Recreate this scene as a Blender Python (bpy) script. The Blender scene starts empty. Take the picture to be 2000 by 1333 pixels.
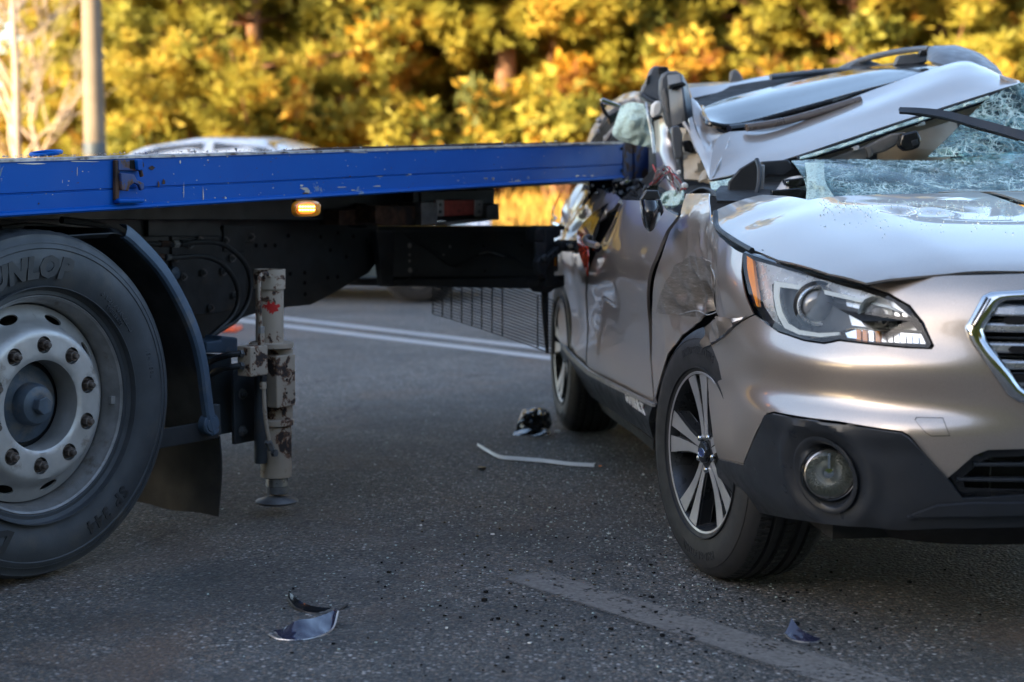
import bpy, math, random
import numpy as np
from mathutils import Vector, Matrix, noise, geometry
sc = bpy.context.scene
col = sc.collection
# ------------------------------------------------------------------ camera
F, CX, CY, CH, HY = 3250.0, 1000.0, 666.5, 1.15, 335.0
PITCH = math.atan((CY - HY) / F)
cd = bpy.data.cameras.new('camera'); cam = bpy.data.objects.new('camera', cd); col.objects.link(cam)
cam.location = (0, 0, CH); cam.rotation_euler = (math.pi / 2 - PITCH, 0, 0)
cd.sensor_width = 36; cd.lens = F / 2000 * 36; cd.clip_start = .05; cd.clip_end = 2000
cd.dof.use_dof = True; cd.dof.focus_distance = 4.75; cd.dof.aperture_fstop = 2.6
sc.camera = cam
# ------------------------------------------------------------------ light
SUN_EL, SUN_AZ = math.radians(14), (-.80, -.60)          # low sun from the left, behind the camera
w = bpy.data.worlds.new('World'); sc.world = w; w.use_nodes = True
nt = w.node_tree; nt.nodes.clear()
sky = nt.nodes.new('ShaderNodeTexSky'); sky.sky_type = 'NISHITA'; sky.sun_disc = False
sky.sun_elevation = SUN_EL; sky.sun_rotation = math.atan2(SUN_AZ[0], SUN_AZ[1])
sky.air_density = .75; sky.dust_density = 1.2; sky.ozone_density = .35
bg = nt.nodes.new('ShaderNodeBackground'); bg.inputs[1].default_value = .15
wo = nt.nodes.new('ShaderNodeOutputWorld')
nt.links.new(sky.outputs[0], bg.inputs[0]); nt.links.new(bg.outputs[0], wo.inputs[0])
sl = bpy.data.lights.new('sun', 'SUN'); sl.energy = 4.7; sl.angle = math.radians(.5); sl.color = (1, .80, .50)
so = bpy.data.objects.new('sun', sl); col.objects.link(so)
sd = Vector((SUN_AZ[0] * math.cos(SUN_EL), SUN_AZ[1] * math.cos(SUN_EL), math.sin(SUN_EL)))
so.rotation_euler = sd.to_track_quat('Z', 'Y').to_euler(); so.location = sd * 60
sc.view_settings.view_transform = 'Standard'; sc.view_settings.look = 'None'
sc.view_settings.exposure = 2.3; sc.view_settings.gamma = 1; sc.view_settings.use_curve_mapping = False
sc.cycles.use_denoising = True
sc.cycles.max_bounces = 8; sc.cycles.transparent_max_bounces = 16
sc.cycles.sample_clamp_indirect = 4
# ------------------------------------------------------------------ photogrammetry helpers: a sight line meets a known surface
UPV = np.array((0, math.sin(PITCH), math.cos(PITCH))); FWV = np.array((0, math.cos(PITCH), -math.sin(PITCH)))
CAM = np.array((0., 0., CH))
def ray(px, py):
    return np.array((1., 0, 0)) * ((px - CX) / F) + UPV * ((CY - py) / F) + FWV
def proj(p):
    d = np.asarray(p, float) - CAM
    zc = d @ FWV
    return CX + F * d[..., 0] / zc, CY - F * (d @ UPV) / zc
def P(px, py, Y):
    r = ray(px, py); return CAM + r * (Y / r[1])
def G(px, py, z=0.):
    r = ray(px, py); return CAM + r * ((z - CH) / r[2])
class Frame:                                             # a vehicle's own axes: i along, j outward, z up
    def __init__(s, o, i, j):
        s.o = np.array((o[0], o[1], 0.)); s.i = np.array((i[0], i[1], 0.)); s.j = np.array((j[0], j[1], 0.))
        s.i /= np.linalg.norm(s.i); s.j /= np.linalg.norm(s.j)
    def w(s, a, b, z): return s.o + s.i * a + s.j * b + np.array((0, 0, z))
    def loc(s, p):
        d = np.asarray(p) - s.o; return (d @ s.i, d @ s.j, p[2])
    def onj(s, px, py, b):                               # on the plane j = b
        r = ray(px, py); t = (b - (CAM - s.o) @ s.j) / (r @ s.j); return CAM + r * t
    def oni(s, px, py, a):
        r = ray(px, py); t = (a - (CAM - s.o) @ s.i) / (r @ s.i); return CAM + r * t
    def mat(s, p, zc=False):                             # local X = along, Y = up, Z = outward
        m = Matrix.Identity(4)
        for k, v in enumerate((s.i, np.array((0, 0, 1.)), s.j)):
            for r_ in range(3): m[r_][k] = v[r_]
        for r_ in range(3): m[r_][3] = p[r_]
        return m
# ------------------------------------------------------------------ object helpers
W = {}
def link(o, parent=None, world=None):
    world = world or Matrix.Identity(4)
    col.objects.link(o)
    if parent is not None:
        o.parent = parent; o.matrix_parent_inverse = W[parent.name].inverted()
    o.matrix_basis = world; W[o.name] = world.copy()
    return o
def tag(o, label=None, cat=None, group=None, kind=None):
    if label: o['label'] = label
    if cat: o['category'] = cat
    if group: o['group'] = group
    if kind: o['kind'] = kind
    return o
def empty(name, loc, label, cat, group=None):
    o = bpy.data.objects.new(name, None); o.empty_display_size = .2
    link(o, None, Matrix.Translation(Vector(loc))); return tag(o, label, cat, group)
def mk(name, v, f, m, parent=None, smooth=True, thick=0, bevel=0, world=None, sharp=35):
    me = bpy.data.meshes.new(name); me.from_pydata([tuple(map(float, x)) for x in v], [], [tuple(map(int, q)) for q in f]); me.update()
    if m is not None: me.materials.append(m)
    if smooth:
        me.polygons.foreach_set('use_smooth', [True] * len(me.polygons))
        if sharp: me.set_sharp_from_angle(angle=math.radians(sharp))
    o = bpy.data.objects.new(name, me); link(o, parent, world)
    if thick:
        s = o.modifiers.new('thick', 'SOLIDIFY'); s.thickness = thick; s.offset = -1
        if smooth: es = o.modifiers.new('edges', 'EDGE_SPLIT'); es.split_angle = math.radians(max(sharp, 50)); es.use_edge_sharp = False
    if bevel:
        b = o.modifiers.new('bevel', 'BEVEL'); b.width = bevel; b.segments = 2; b.limit_method = 'ANGLE'; b.angle_limit = math.radians(40)
    return o
def again(o, world, parent=None):                        # a further copy sharing mesh data
    c = o.copy(); return link(c, parent or o.parent, world)
def catmull(pts, n):
    p = np.array(pts, float)
    if len(p) == 2: return np.array([p[0] + (p[1] - p[0]) * t for t in np.linspace(0, 1, n)])
    q = np.vstack([2 * p[0] - p[1], p, 2 * p[-1] - p[-2]]); out = []
    for t in np.linspace(0, len(p) - 1, n):
        k = min(int(t), len(p) - 2); u = t - k
        a, b, c, d = q[k], q[k + 1], q[k + 2], q[k + 3]
        out.append(.5 * (2 * b + (c - a) * u + (2 * a - 5 * b + 4 * c - d) * u * u + (3 * b - a - 3 * c + d) * u ** 3))
    return np.array(out)
class MB:
    def __init__(s): s.v = []; s.f = []
    def add(s, v, f):
        n = len(s.v); s.v += [tuple(x) for x in v]; s.f += [tuple(i + n for i in q) for q in f]; return s
    def box8(s, c):                                      # 8 corners: 4 front, 4 back
        return s.add(c, [(0, 1, 2, 3), (7, 6, 5, 4), (0, 4, 5, 1), (1, 5, 6, 2), (2, 6, 7, 3), (3, 7, 4, 0)])
    def box(s, x0, x1, y0, y1, z0, z1):
        return s.box8([(x0, y0, z0), (x1, y0, z0), (x1, y1, z0), (x0, y1, z0), (x0, y0, z1), (x1, y0, z1), (x1, y1, z1), (x0, y1, z1)])
    def tube(s, pts, r, seg=8, n=None, closed=False, caps=True):
        p = np.array(pts, float)
        if n: p = catmull(p, n)
        rr = [r] * len(p) if np.isscalar(r) else list(np.interp(np.linspace(0, 1, len(p)), np.linspace(0, 1, len(r)), r))
        vs = []; prev = None
        for k in range(len(p)):
            t = (p[(k + 1) % len(p)] - p[k - 1]) if closed else (p[min(k + 1, len(p) - 1)] - p[max(k - 1, 0)])
            t = t / (np.linalg.norm(t) + 1e-9)
            if prev is None:
                prev = np.cross(t, (0, 0, 1.)) if abs(t[2]) < .9 else np.cross(t, (1., 0, 0))
            x = prev - t * (prev @ t); x /= np.linalg.norm(x) + 1e-9; prev = x; y = np.cross(t, x)
            vs += [tuple(p[k] + rr[k] * (math.cos(a) * x + math.sin(a) * y)) for a in np.linspace(0, 2 * math.pi, seg, endpoint=False)]
        fs = []; m = len(p)
        for k in range(m if closed else m - 1):
            for j in range(seg):
                a, b = k * seg + j, k * seg + (j + 1) % seg; c, d = ((k + 1) % m) * seg + (j + 1) % seg, ((k + 1) % m) * seg + j
                fs.append((a, b, c, d))
        if caps and not closed: fs += [tuple(range(seg))[::-1], tuple((m - 1) * seg + j for j in range(seg))]
        return s.add(vs, fs)
    def lathe(s, prof, seg=48, a0=0, a1=2 * math.pi):    # prof: (r, z) about local Z
        full = abs(a1 - a0 - 2 * math.pi) < 1e-6; m = seg if full else seg + 1
        vs = [(r * math.cos(a0 + (a1 - a0) * j / seg), r * math.sin(a0 + (a1 - a0) * j / seg), z) for r, z in prof for j in range(m)]
        fs = []
        for k in range(len(prof) - 1):
            for j in range(seg):
                j2 = (j + 1) % m if full else j + 1
                fs.append((k * m + j, k * m + j2, (k + 1) * m + j2, (k + 1) * m + j))
        return s.add(vs, fs)
    def prism(s, poly, z0, z1):
        n = len(poly); return s.add([(x, y, z0) for x, y in poly] + [(x, y, z1) for x, y in poly],
            [tuple(range(n))[::-1], tuple(range(n, 2 * n))] + [(k, (k + 1) % n, n + (k + 1) % n, n + k) for k in range(n)])
    def to(s, M):
        s.v = [tuple(M @ Vector(x)) for x in s.v]; return s
    def build(s, name, m, parent=None, **k): return mk(name, s.v, s.f, m, parent, **k)
def inside(p, poly):
    x, y = p; c = False; j = len(poly) - 1
    for i in range(len(poly)):
        xi, yi = poly[i]; xj, yj = poly[j]
        if (yi > y) != (yj > y) and x < (xj - xi) * (y - yi) / (yj - yi) + xi: c = not c
        j = i
    return c
def resample(poly, h):
    out = []; n = len(poly)
    for k in range(n):
        a, b = np.array(poly[k], float), np.array(poly[(k + 1) % n], float); m = max(1, int(np.linalg.norm(b - a) / h))
        out += [tuple(a + (b - a) * i / m) for i in range(m)]
    return out
def fill2d(poly, h, holes=()):
    loops = [resample(poly, h)] + [resample(q, h) for q in holes]
    vs = []; ed = []
    for lp in loops:
        n0 = len(vs); vs += lp; ed += [(n0 + i, n0 + (i + 1) % len(lp)) for i in range(len(lp))]
    bd = np.array(vs); xs, ys = bd[:, 0], bd[:, 1]
    row = 0
    for y in np.arange(ys.min(), ys.max(), h * .87):
        row += 1
        for x in np.arange(xs.min() + (h / 2 if row % 2 else 0), xs.max(), h):
            if inside((x, y), loops[0]) and not any(inside((x, y), q) for q in loops[1:]) and ((bd - (x, y)) ** 2).sum(1).min() > (h * .45) ** 2:
                vs.append((x, y))
    r = geometry.delaunay_2d_cdt([Vector(v) for v in vs], ed, [], 0, 1e-6)
    v2 = [(v.x, v.y) for v in r[0]]; f2 = []
    for f in r[2]:
        c = (sum(v2[i][0] for i in f) / len(f), sum(v2[i][1] for i in f) / len(f))
        if inside(c, loops[0]) and not any(inside(c, q) for q in loops[1:]): f2.append(tuple(f))
    return v2, f2
def face_cam(v, f):                                      # consistent winding towards the viewer's side
    v = np.array(v); s = 0
    for q in f[:: max(1, len(f) // 200)]:
        a, b, c = v[q[0]], v[q[1]], v[q[2]]; n = np.cross(b - a, c - a); s += n @ (CAM - a)
    return f if s > 0 else [tuple(reversed(q)) for q in f]
def slab(name, outline, Y, thick, m, parent, bevel=.004, curve=None, **k):  # solid traced shape at its own depth
    yf = Y if callable(Y) else (lambda x, y: Y)
    pts = [P(x, y, yf(x, y)) for x, y in outline]; n = len(pts)
    back = [p + np.array((0, thick, 0)) for p in pts]
    area = sum(outline[i][0] * outline[(i + 1) % n][1] - outline[(i + 1) % n][0] * outline[i][1] for i in range(n))
    f = [tuple(range(n)), tuple(range(2 * n - 1, n - 1, -1))] + [(i, n + i, n + (i + 1) % n, (i + 1) % n) for i in range(n)]
    if area > 0: pass
    else: f = [tuple(reversed(q)) for q in f]
    return mk(name, pts + back, f, m, parent, bevel=bevel, **k)
def gpatch(name, rows, m, parent, nu=24, nv=12, thick=.003, wr=0, wf=6, seed=0, **k):
    g = [catmull(r, nu) for r in rows]
    g = np.array(g); full = np.array([catmull(g[:, i], nv) for i in range(nu)])          # nu x nv x 3
    vs = []
    for i in range(nu):
        for j in range(nv):
            x, y, Y = full[i, j]; p = P(x, y, Y)
            if wr:
                q = Vector(p) * wf + Vector((seed * 7.1, 0, 0)); d = noise.noise(q) + .5 * abs(noise.noise(q * 2.3)) * 2 - .4
                r_ = ray(x, y); p = p + r_ / np.linalg.norm(r_) * wr * d
            vs.append(p)
    f = [(i * nv + j, (i + 1) * nv + j, (i + 1) * nv + j + 1, i * nv + j + 1) for i in range(nu - 1) for j in range(nv - 1)]
    f = face_cam(vs, f)
    return mk(name, vs, f, m, parent, thick=thick, **k)
def ptube(name, pts, r, m, parent, seg=8, n=20, **k):
    return MB().tube([P(*q) for q in pts], r, seg, n).build(name, m, parent, **k)
def text_mesh(s, size, depth, bold=0.0, shear=0, spacing=1.0, res=2):
    cu = bpy.data.curves.new('t', 'FONT'); cu.body = s; cu.size = size; cu.extrude = depth; cu.offset = bold
    cu.shear = shear; cu.space_character = spacing; cu.align_x = 'CENTER'; cu.align_y = 'CENTER'; cu.resolution_u = res
    o = bpy.data.objects.new('t', cu); col.objects.link(o); dg = bpy.context.evaluated_depsgraph_get(); dg.update()
    me = o.evaluated_get(dg).to_mesh(); v = [tuple(x.co) for x in me.vertices]; f = [tuple(p.vertices) for p in me.polygons]
    bpy.data.objects.remove(o); bpy.data.curves.remove(cu); return v, f
def arc_text(s, size, R, mid_deg, depth, bold=0, inward=False, shear=0, spacing=1.0, z0=0):
    v, f = text_mesh(s, size, depth, bold, shear, spacing); out = []
    for x, y, z in v:
        sg = -1 if not inward else 1
        a = math.radians(mid_deg) + sg * x / R; r = R + (y if not inward else -y)
        out.append((r * math.cos(a), r * math.sin(a), z0 + z))
    return out, f
# ------------------------------------------------------------------ materials
def nodes(name):
    m = bpy.data.materials.new(name); m.use_nodes = True; t = m.node_tree; return m, t, t.nodes['Principled BSDF']
def N(t, typ, **k):
    n = t.nodes.new(typ)
    for a, b in k.items():
        if a.startswith('i_'):
            n.inputs[a[2:].replace('_', ' ')].default_value = b
        else: setattr(n, a, b)
    return n
def coords(t, scale=(1, 1, 1), obj=False):
    g = N(t, 'ShaderNodeNewGeometry') if not obj else N(t, 'ShaderNodeTexCoord')
    mp = N(t, 'ShaderNodeMapping'); mp.inputs['Scale'].default_value = scale
    t.links.new(g.outputs['Object' if obj else 'Position'], mp.inputs[0]); return mp.outputs[0]
def ramp(t, fac, stops):
    r = N(t, 'ShaderNodeValToRGB'); e = r.color_ramp.elements
    while len(e) < len(stops): e.new(.5)
    for x, (p, c) in zip(e, stops):
        x.position = p; x.color = (*c, 1) if isinstance(c, (tuple, list)) else (c, c, c, 1)
    t.links.new(fac, r.inputs[0]); return r.outputs[0]
def nz(t, v, scale, detail=4, rough=.55, dist=0):
    n = N(t, 'ShaderNodeTexNoise', i_Scale=scale, i_Detail=detail, i_Roughness=rough, i_Distortion=dist); t.links.new(v, n.inputs['Vector']); return n.outputs[0]
def mixc(t, fac, a, b):
    n = N(t, 'ShaderNodeMix', data_type='RGBA')
    if isinstance(fac, (int, float)): n.inputs[0].default_value = fac
    else: t.links.new(fac, n.inputs[0])
    for k, x in ((6, a), (7, b)):
        if isinstance(x, (tuple, list)): n.inputs[k].default_value = (*x, 1)
        else: t.links.new(x, n.inputs[k])
    return n.outputs[2]
def bump(t, b, h, s=.3, d=.002):
    n = N(t, 'ShaderNodeBump'); n.inputs['Strength'].default_value = s; n.inputs['Distance'].default_value = d
    t.links.new(h, n.inputs['Height']); t.links.new(n.outputs[0], b.inputs['Normal'])
def plain(name, c, rough=.5, metal=0, var=.25, dirt=None, dirt_c=(.12, .1, .08), scale=9, coat=0, bmp=0, bscale=120):
    m, t, b = nodes(name); v = coords(t)
    n1 = nz(t, v, scale, 6); cc = mixc(t, ramp(t, n1, [(.3, 0), (.7, 1)]), tuple(x * (1 - var) for x in c), tuple(min(1, x * (1 + var)) for x in c))
    if dirt:
        n2 = nz(t, v, scale * .6, 8, .65); cc = mixc(t, ramp(t, n2, [(dirt, 0), (min(.99, dirt + .12), 1)]), cc, dirt_c)
    t.links.new(cc, b.inputs['Base Color']); b.inputs['Metallic'].default_value = metal
    t.links.new(ramp(t, nz(t, v, scale * 2.2, 5), [(.3, max(0, rough - .1)), (.7, min(1, rough + .12))]), b.inputs['Roughness'])
    b.inputs['Coat Weight'].default_value = coat; b.inputs['Coat Roughness'].default_value = .08
    if bmp: bump(t, b, nz(t, v, bscale, 3), bmp)
    return m
M = {}
def worn(name, base, base2, chip, rust, amt=.62, rough=.42, scale=7, streak=(1, 1, 1)):  # paint with chips showing undercoat and rust
    m, t, b = nodes(name); v = coords(t); vs_ = coords(t, streak)
    c = mixc(t, ramp(t, nz(t, v, 3.3, 5), [(.3, 0), (.7, 1)]), base, base2)
    e = nz(t, vs_, scale, 9, .68, .4)
    edge = ramp(t, e, [(amt, 0), (amt + .015, 1)]); core = ramp(t, e, [(amt + .03, 0), (amt + .05, 1)])
    c = mixc(t, edge, c, chip); c = mixc(t, core, c, rust)
    g = nz(t, v, 40, 6, .7); c = mixc(t, ramp(t, g, [(.62, 0), (.8, .5)]), c, rust)
    t.links.new(c, b.inputs['Base Color'])
    t.links.new(ramp(t, e, [(.3, rough - .12), (amt, rough + .08), (amt + .05, .85)]), b.inputs['Roughness'])
    bump(t, b, e, .25, .004); return m
M['blue'] = worn('worn_blue_paint', (.0003, .068, .34), (.0004, .086, .40), (.16, .22, .34), (.09, .04, .03), .64, .42)
M['blue'].node_tree.nodes['Principled BSDF'].inputs['Specular IOR Level'].default_value = .10
M['blue_rust'] = worn('rusty_blue_paint', (.008, .035, .17), (.012, .03, .10), (.10, .055, .04), (.07, .035, .025), .5, .55, 14)
M['cream'] = worn('worn_cream_paint', (.46, .37, .28), (.36, .29, .225), (.16, .075, .04), (.035, .024, .02), .535, .5, 13)
M['rust'] = plain('rusty_steel', (.085, .045, .03), .8, .3, .5, .5, (.03, .025, .025), 22, bmp=.5)
M['scraped'] = plain('scraped_edge', (.30, .28, .28), .5, .6, .4, .52, (.06, .04, .035), 30)
M['frame'] = plain('black_chassis_paint', (.022, .028, .032), .42, 0, .35, .6, (.04, .034, .03), 8, bmp=.08)
M['frame2'] = plain('dusty_chassis_paint', (.032, .037, .043), .55, 0, .35, .55, (.06, .05, .042), 10, bmp=.1)
M['guard'] = plain('blue_grey_plastic', (.052, .085, .13), .55, 0, .2, .6, (.12, .12, .12), 11, bmp=.1)
M['guard_dark'] = plain('black_plastic', (.014, .016, .019), .6, 0, .25, .6, (.035, .03, .026), 7, bmp=.1)
M['flap'] = plain('dusty_rubber_flap', (.011, .012, .013), .7, 0, .3, .56, (.028, .024, .021), 6, bmp=.1)
M['rubber'] = plain('tyre_rubber', (.040, .044, .050), .62, 0, .22, .56, (.062, .058, .055), 9, bmp=.15, bscale=200)
M['rubber_text'] = plain('tyre_lettering', (.017, .018, .021), .5, 0, .2)
M['rubber_car'] = plain('car_tyre_rubber', (.02, .021, .023), .55, 0, .2, .62, (.045, .042, .04), 9, bmp=.12, bscale=200)
M['hose'] = plain('hydraulic_hose', (.018, .02, .023), .45, 0, .2)
M['rim'] = plain('dusty_silver_rim', (.46, .44, .42), .42, .45, .16, .60, (.16, .125, .095), 12, bmp=.08)
M['rim_lip'] = plain('grimy_rim_lip', (.25, .24, .235), .5, .45, .2, .56, (.15, .115, .09), 22)
M['nut'] = plain('rusty_nut', (.12, .095, .08), .55, .5, .4, .5, (.06, .04, .03), 40)
M['hub'] = plain('blue_grey_hub', (.06, .08, .105), .5, .1, .3, .52, (.13, .12, .11), 20)
M['hubdark'] = plain('greasy_hub', (.04, .045, .05), .6, .2, .5, .5, (.09, .075, .06), 14)
M['black'] = plain('soft_black', (.008, .008, .009), .7, 0, .2)
M['steel'] = plain('bare_steel', (.42, .42, .43), .32, .9, .2, .6, (.14, .11, .09), 20)
M['grey_steel'] = plain('grey_steel', (.16, .16, .165), .5, .4, .35, .55, (.08, .055, .045), 18)
M['chrome'] = plain('chrome', (.72, .73, .74), .08, 1, .04)
M['zinc'] = plain('dull_zinc', (.33, .32, .31), .45, .5, .2)
M['webbing'] = plain('red_webbing', (.42, .075, .055), .75, 0, .25, .6, (.05, .02, .02), 40, bmp=.4, bscale=260)
M['red_sticker'] = plain('red_sticker', (.50, .018, .016), .45, 0, .15)
M['plastic'] = plain('textured_black_plastic', (.020, .024, .031), .36, 0, .15, None, bmp=.12, bscale=900)
M['gloss_black'] = plain('gloss_black_plastic', (.012, .013, .015), .12, 0, .1)
M['grey_cap'] = plain('grey_rail_plastic', (.105, .115, .13), .38, 0, .08, .72, (.18, .18, .18), 10)
M['silver_slat'] = plain('satin_silver', (.40, .41, .43), .25, .7, .06)
M['spoke'] = plain('machined_alloy', (.50, .50, .52), .42, .75, .06)
M['lampchrome'] = plain('lamp_reflector', (.66, .67, .68), .26, .7, .08)
M['post'] = plain('post_concrete', (.20, .155, .115), .85, 0, .15, .66, (.14, .11, .09), 3)
M['gunmetal'] = plain('gunmetal_paint', (.035, .038, .043), .3, .4, .1)
M['beige_trim'] = plain('beige_trim', (.36, .30, .22), .65, 0, .12, .66, (.09, .07, .05), 9)
M['alu'] = plain('cast_aluminium', (.30, .29, .285), .5, .3, .2, .62, (.1, .09, .08), 20)
M['white_plastic'] = plain('white_plastic', (.72, .72, .70), .4, 0, .06)
M['airbag'] = plain('pale_fabric', (.55, .54, .54), .8, 0, .08)
M['white_paint'] = plain('white_car_paint', (.78, .80, .83), .25, 0, .04, coat=1)
M['wire_red'] = plain('red_wire', (.45, .03, .03), .4)
M['wire_tan'] = plain('tan_wire', (.30, .24, .15), .5)
M['orange_cone'] = plain('orange_cone', (.75, .10, .02), .5, 0, .1)
M['concrete'] = plain('pole_concrete', (.36, .31, .26), .8, 0, .15, .66, (.2, .15, .12), 3)
M['bolt_hole'] = plain('hole_black', (.002, .002, .003), 1, 0, 0)
# car paint: metallic tan under clear coat
m, t, b = nodes('metallic_tan_paint'); v = coords(t)
fl = N(t, 'ShaderNodeTexVoronoi', i_Scale=1600.); t.links.new(v, fl.inputs['Vector'])
t.links.new(mixc(t, ramp(t, fl.outputs['Color'], [(.2, 0), (.8, 1)]), (.40, .345, .30), (.50, .435, .385)), b.inputs['Base Color'])
b.inputs['Metallic'].default_value = .72; b.inputs['Coat Weight'].default_value = .85; b.inputs['Coat Roughness'].default_value = .02; b.inputs['Coat IOR'].default_value = 1.55
t.links.new(ramp(t, nz(t, v, 3, 3), [(.3, .30), (.7, .35)]), b.inputs['Roughness'])
M['paint'] = m
# car paint with scratches, darkened to paint in the dent's ground reflection
m, t, b = nodes('scratched_reflection_paint'); v = coords(t, (1, 1, 6))
s_ = nz(t, v, 26, 9, .72, .3)
t.links.new(mixc(t, ramp(t, s_, [(.62, 0), (.64, 1)]), mixc(t, ramp(t, s_, [(.36, 0), (.6, 1)]), (.20, .175, .155), (.33, .29, .255)), (.55, .53, .51)), b.inputs['Base Color'])
b.inputs['Metallic'].default_value = .6; b.inputs['Roughness'].default_value = .3; b.inputs['Coat Weight'].default_value = .5
bump(t, b, s_, .15, .002); M['scratched_reflection'] = m
def glassy(name, tint, rough=.02, spec=1.0, alpha=.25):
    m = bpy.data.materials.new(name); m.use_nodes = True; t = m.node_tree; t.nodes.clear()
    o = N(t, 'ShaderNodeOutputMaterial'); tr = N(t, 'ShaderNodeBsdfTransparent'); tr.inputs[0].default_value = (*tint, 1)
    g = N(t, 'ShaderNodeBsdfGlossy'); g.inputs['Roughness'].default_value = rough
    fr = N(t, 'ShaderNodeFresnel'); fr.inputs[0].default_value = 1.5; mx = N(t, 'ShaderNodeMixShader')
    t.links.new(fr.outputs[0], mx.inputs[0]); t.links.new(tr.outputs[0], mx.inputs[1]); t.links.new(g.outputs[0], mx.inputs[2]); t.links.new(mx.outputs[0], o.inputs[0])
    return m
M['lens'] = glassy('clear_lamp_cover', (.93, .95, .96))
M['dark_glass'] = plain('tinted_glass', (.012, .016, .022), .04, 0, .1, coat=1)
def crazed(name, scale, width, tint=(.62, .8, .79), dens=.5, milky=.12, line=(.50, .70, .68)):
    m = bpy.data.materials.new(name); m.use_nodes = True; t = m.node_tree; t.nodes.clear()
    o = N(t, 'ShaderNodeOutputMaterial'); v = coords(t)
    wv = N(t, 'ShaderNodeTexNoise', i_Scale=9., i_Detail=4.); t.links.new(v, wv.inputs['Vector'])
    ad = N(t, 'ShaderNodeVectorMath', operation='MULTIPLY_ADD'); ad.inputs[1].default_value = (.07, .07, .07)
    t.links.new(wv.outputs['Color'], ad.inputs[0]); t.links.new(v, ad.inputs[2]); fac = None
    for sc_, wd in ((scale, width), (scale * 1.8, width * .9), (scale * .3, width * .35)):
        vo = N(t, 'ShaderNodeTexVoronoi', feature='DISTANCE_TO_EDGE', i_Scale=sc_); t.links.new(ad.outputs[0], vo.inputs['Vector'])
        r = ramp(t, vo.outputs['Distance'], [(0, 1), (wd, .0)])
        if fac is None: fac = r
        else:
            mm = N(t, 'ShaderNodeMath', operation='MAXIMUM'); t.links.new(fac, mm.inputs[0]); t.links.new(r, mm.inputs[1]); fac = mm.outputs[0]
    big = ramp(t, nz(t, v, 9, 5), [(.40, dens), (.58, 1)])
    mm = N(t, 'ShaderNodeMath', operation='MULTIPLY'); t.links.new(fac, mm.inputs[0]); t.links.new(big, mm.inputs[1])
    tr = N(t, 'ShaderNodeBsdfTransparent'); tr.inputs[0].default_value = (*tint, 1)
    df = N(t, 'ShaderNodeBsdfDiffuse'); df.inputs[0].default_value = (*line, 1)
    gl = N(t, 'ShaderNodeBsdfGlossy'); gl.inputs['Roughness'].default_value = .05
    fr = N(t, 'ShaderNodeFresnel'); fr.inputs[0].default_value = 1.34
    bp = N(t, 'ShaderNodeBump'); bp.inputs['Strength'].default_value = .5; bp.inputs['Distance'].default_value = .003; t.links.new(fac, bp.inputs['Height'])
    t.links.new(bp.outputs[0], gl.inputs['Normal'])
    a = N(t, 'ShaderNodeMixShader'); t.links.new(fr.outputs[0], a.inputs[0]); t.links.new(tr.outputs[0], a.inputs[1]); t.links.new(gl.outputs[0], a.inputs[2])
    d0 = N(t, 'ShaderNodeMixShader'); d0.inputs[0].default_value = milky; t.links.new(a.outputs[0], d0.inputs[1]); t.links.new(df.outputs[0], d0.inputs[2])
    c = N(t, 'ShaderNodeMixShader'); t.links.new(mm.outputs[0], c.inputs[0]); t.links.new(d0.outputs[0], c.inputs[1]); t.links.new(df.outputs[0], c.inputs[2])
    t.links.new(c.outputs[0], o.inputs[0]); return m
M['roof_glass'] = plain('sunroof_glass', (.010, .014, .020), .07, 0, .1); M['roof_glass'].node_tree.nodes['Principled BSDF'].inputs['Specular IOR Level'].default_value = .28
M['fog_reflector'] = plain('fog_reflector', (.80, .79, .75), .3, .15, .15)
M['projector'] = plain('projector_glass', (.20, .215, .235), .05, .1, .1, coat=1)
M['far_tyre'] = plain('matt_black_tyre', (.004, .004, .004), .95, 0, .1)
M['crazed'] = crazed('shattered_windscreen_glass', 30, .06, dens=.10, milky=.0, line=(.62, .80, .78))
M['crazed_dense'] = crazed('crazed_side_glass', 75, .16, dens=.85, milky=.45, line=(.55, .70, .66))
def emis(name, c, s):
    m, t, b = nodes(name); b.inputs['Base Color'].default_value = (*c, 1); b.inputs['Emission Color'].default_value = (*c, 1); b.inputs['Emission Strength'].default_value = s; return m
M['led'] = emis('lit_amber_led', (1, .42, .05), 6)
M['amber'] = plain('amber_lens', (.95, .30, .015), .2, 0, .08, coat=1)
M['amber_glow'] = emis('amber_lens_lit', (.9, .22, .02), .35)
M['red_lens'] = plain('red_lens', (.45, .02, .015), .15, 0, .1, coat=1)
M['red_reflection'] = plain('painted_red_reflection', (.80, .07, .02), .2, 0, .08, coat=1)  # colour of the lamp reflection painted at the door gap
M['drl'] = plain('frosted_light_guide', (.62, .68, .70), .25, 0, .04, coat=1)
# ================================================================== SETTING
RD = np.array((-.604, .797, 0)); RN = np.array((.797, .604, 0))   # along the road, across the road
m, t, b = nodes('asphalt'); v = coords(t)
def vor(s, feat='F1', rnd=1.0):
    n = N(t, 'ShaderNodeTexVoronoi', feature=feat, i_Scale=s, i_Randomness=rnd); t.links.new(v, n.inputs['Vector']); return n
st = vor(88); st2 = vor(210)
sep = N(t, 'ShaderNodeSeparateColor'); t.links.new(st.outputs['Color'], sep.inputs[0])
stone = ramp(t, sep.outputs[0], [(0, (.019, .021, .022)), (.35, (.058, .060, .060)), (.62, (.122, .117, .108)), (.80, (.168, .122, .09)), (.92, (.25, .23, .22)), (1, (.46, .45, .44))])
sp2 = N(t, 'ShaderNodeSeparateColor'); t.links.new(st2.outputs['Color'], sp2.inputs[0])
stone2 = ramp(t, sp2.outputs[1], [(0, (.016, .018, .019)), (.6, (.065, .068, .067)), (.9, (.12, .10, .085)), (1, (.26, .26, .26))])
gap = ramp(t, st.outputs['Distance'], [(.35, 0), (.62, 1)])
c = mixc(t, gap, stone, stone2)
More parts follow.
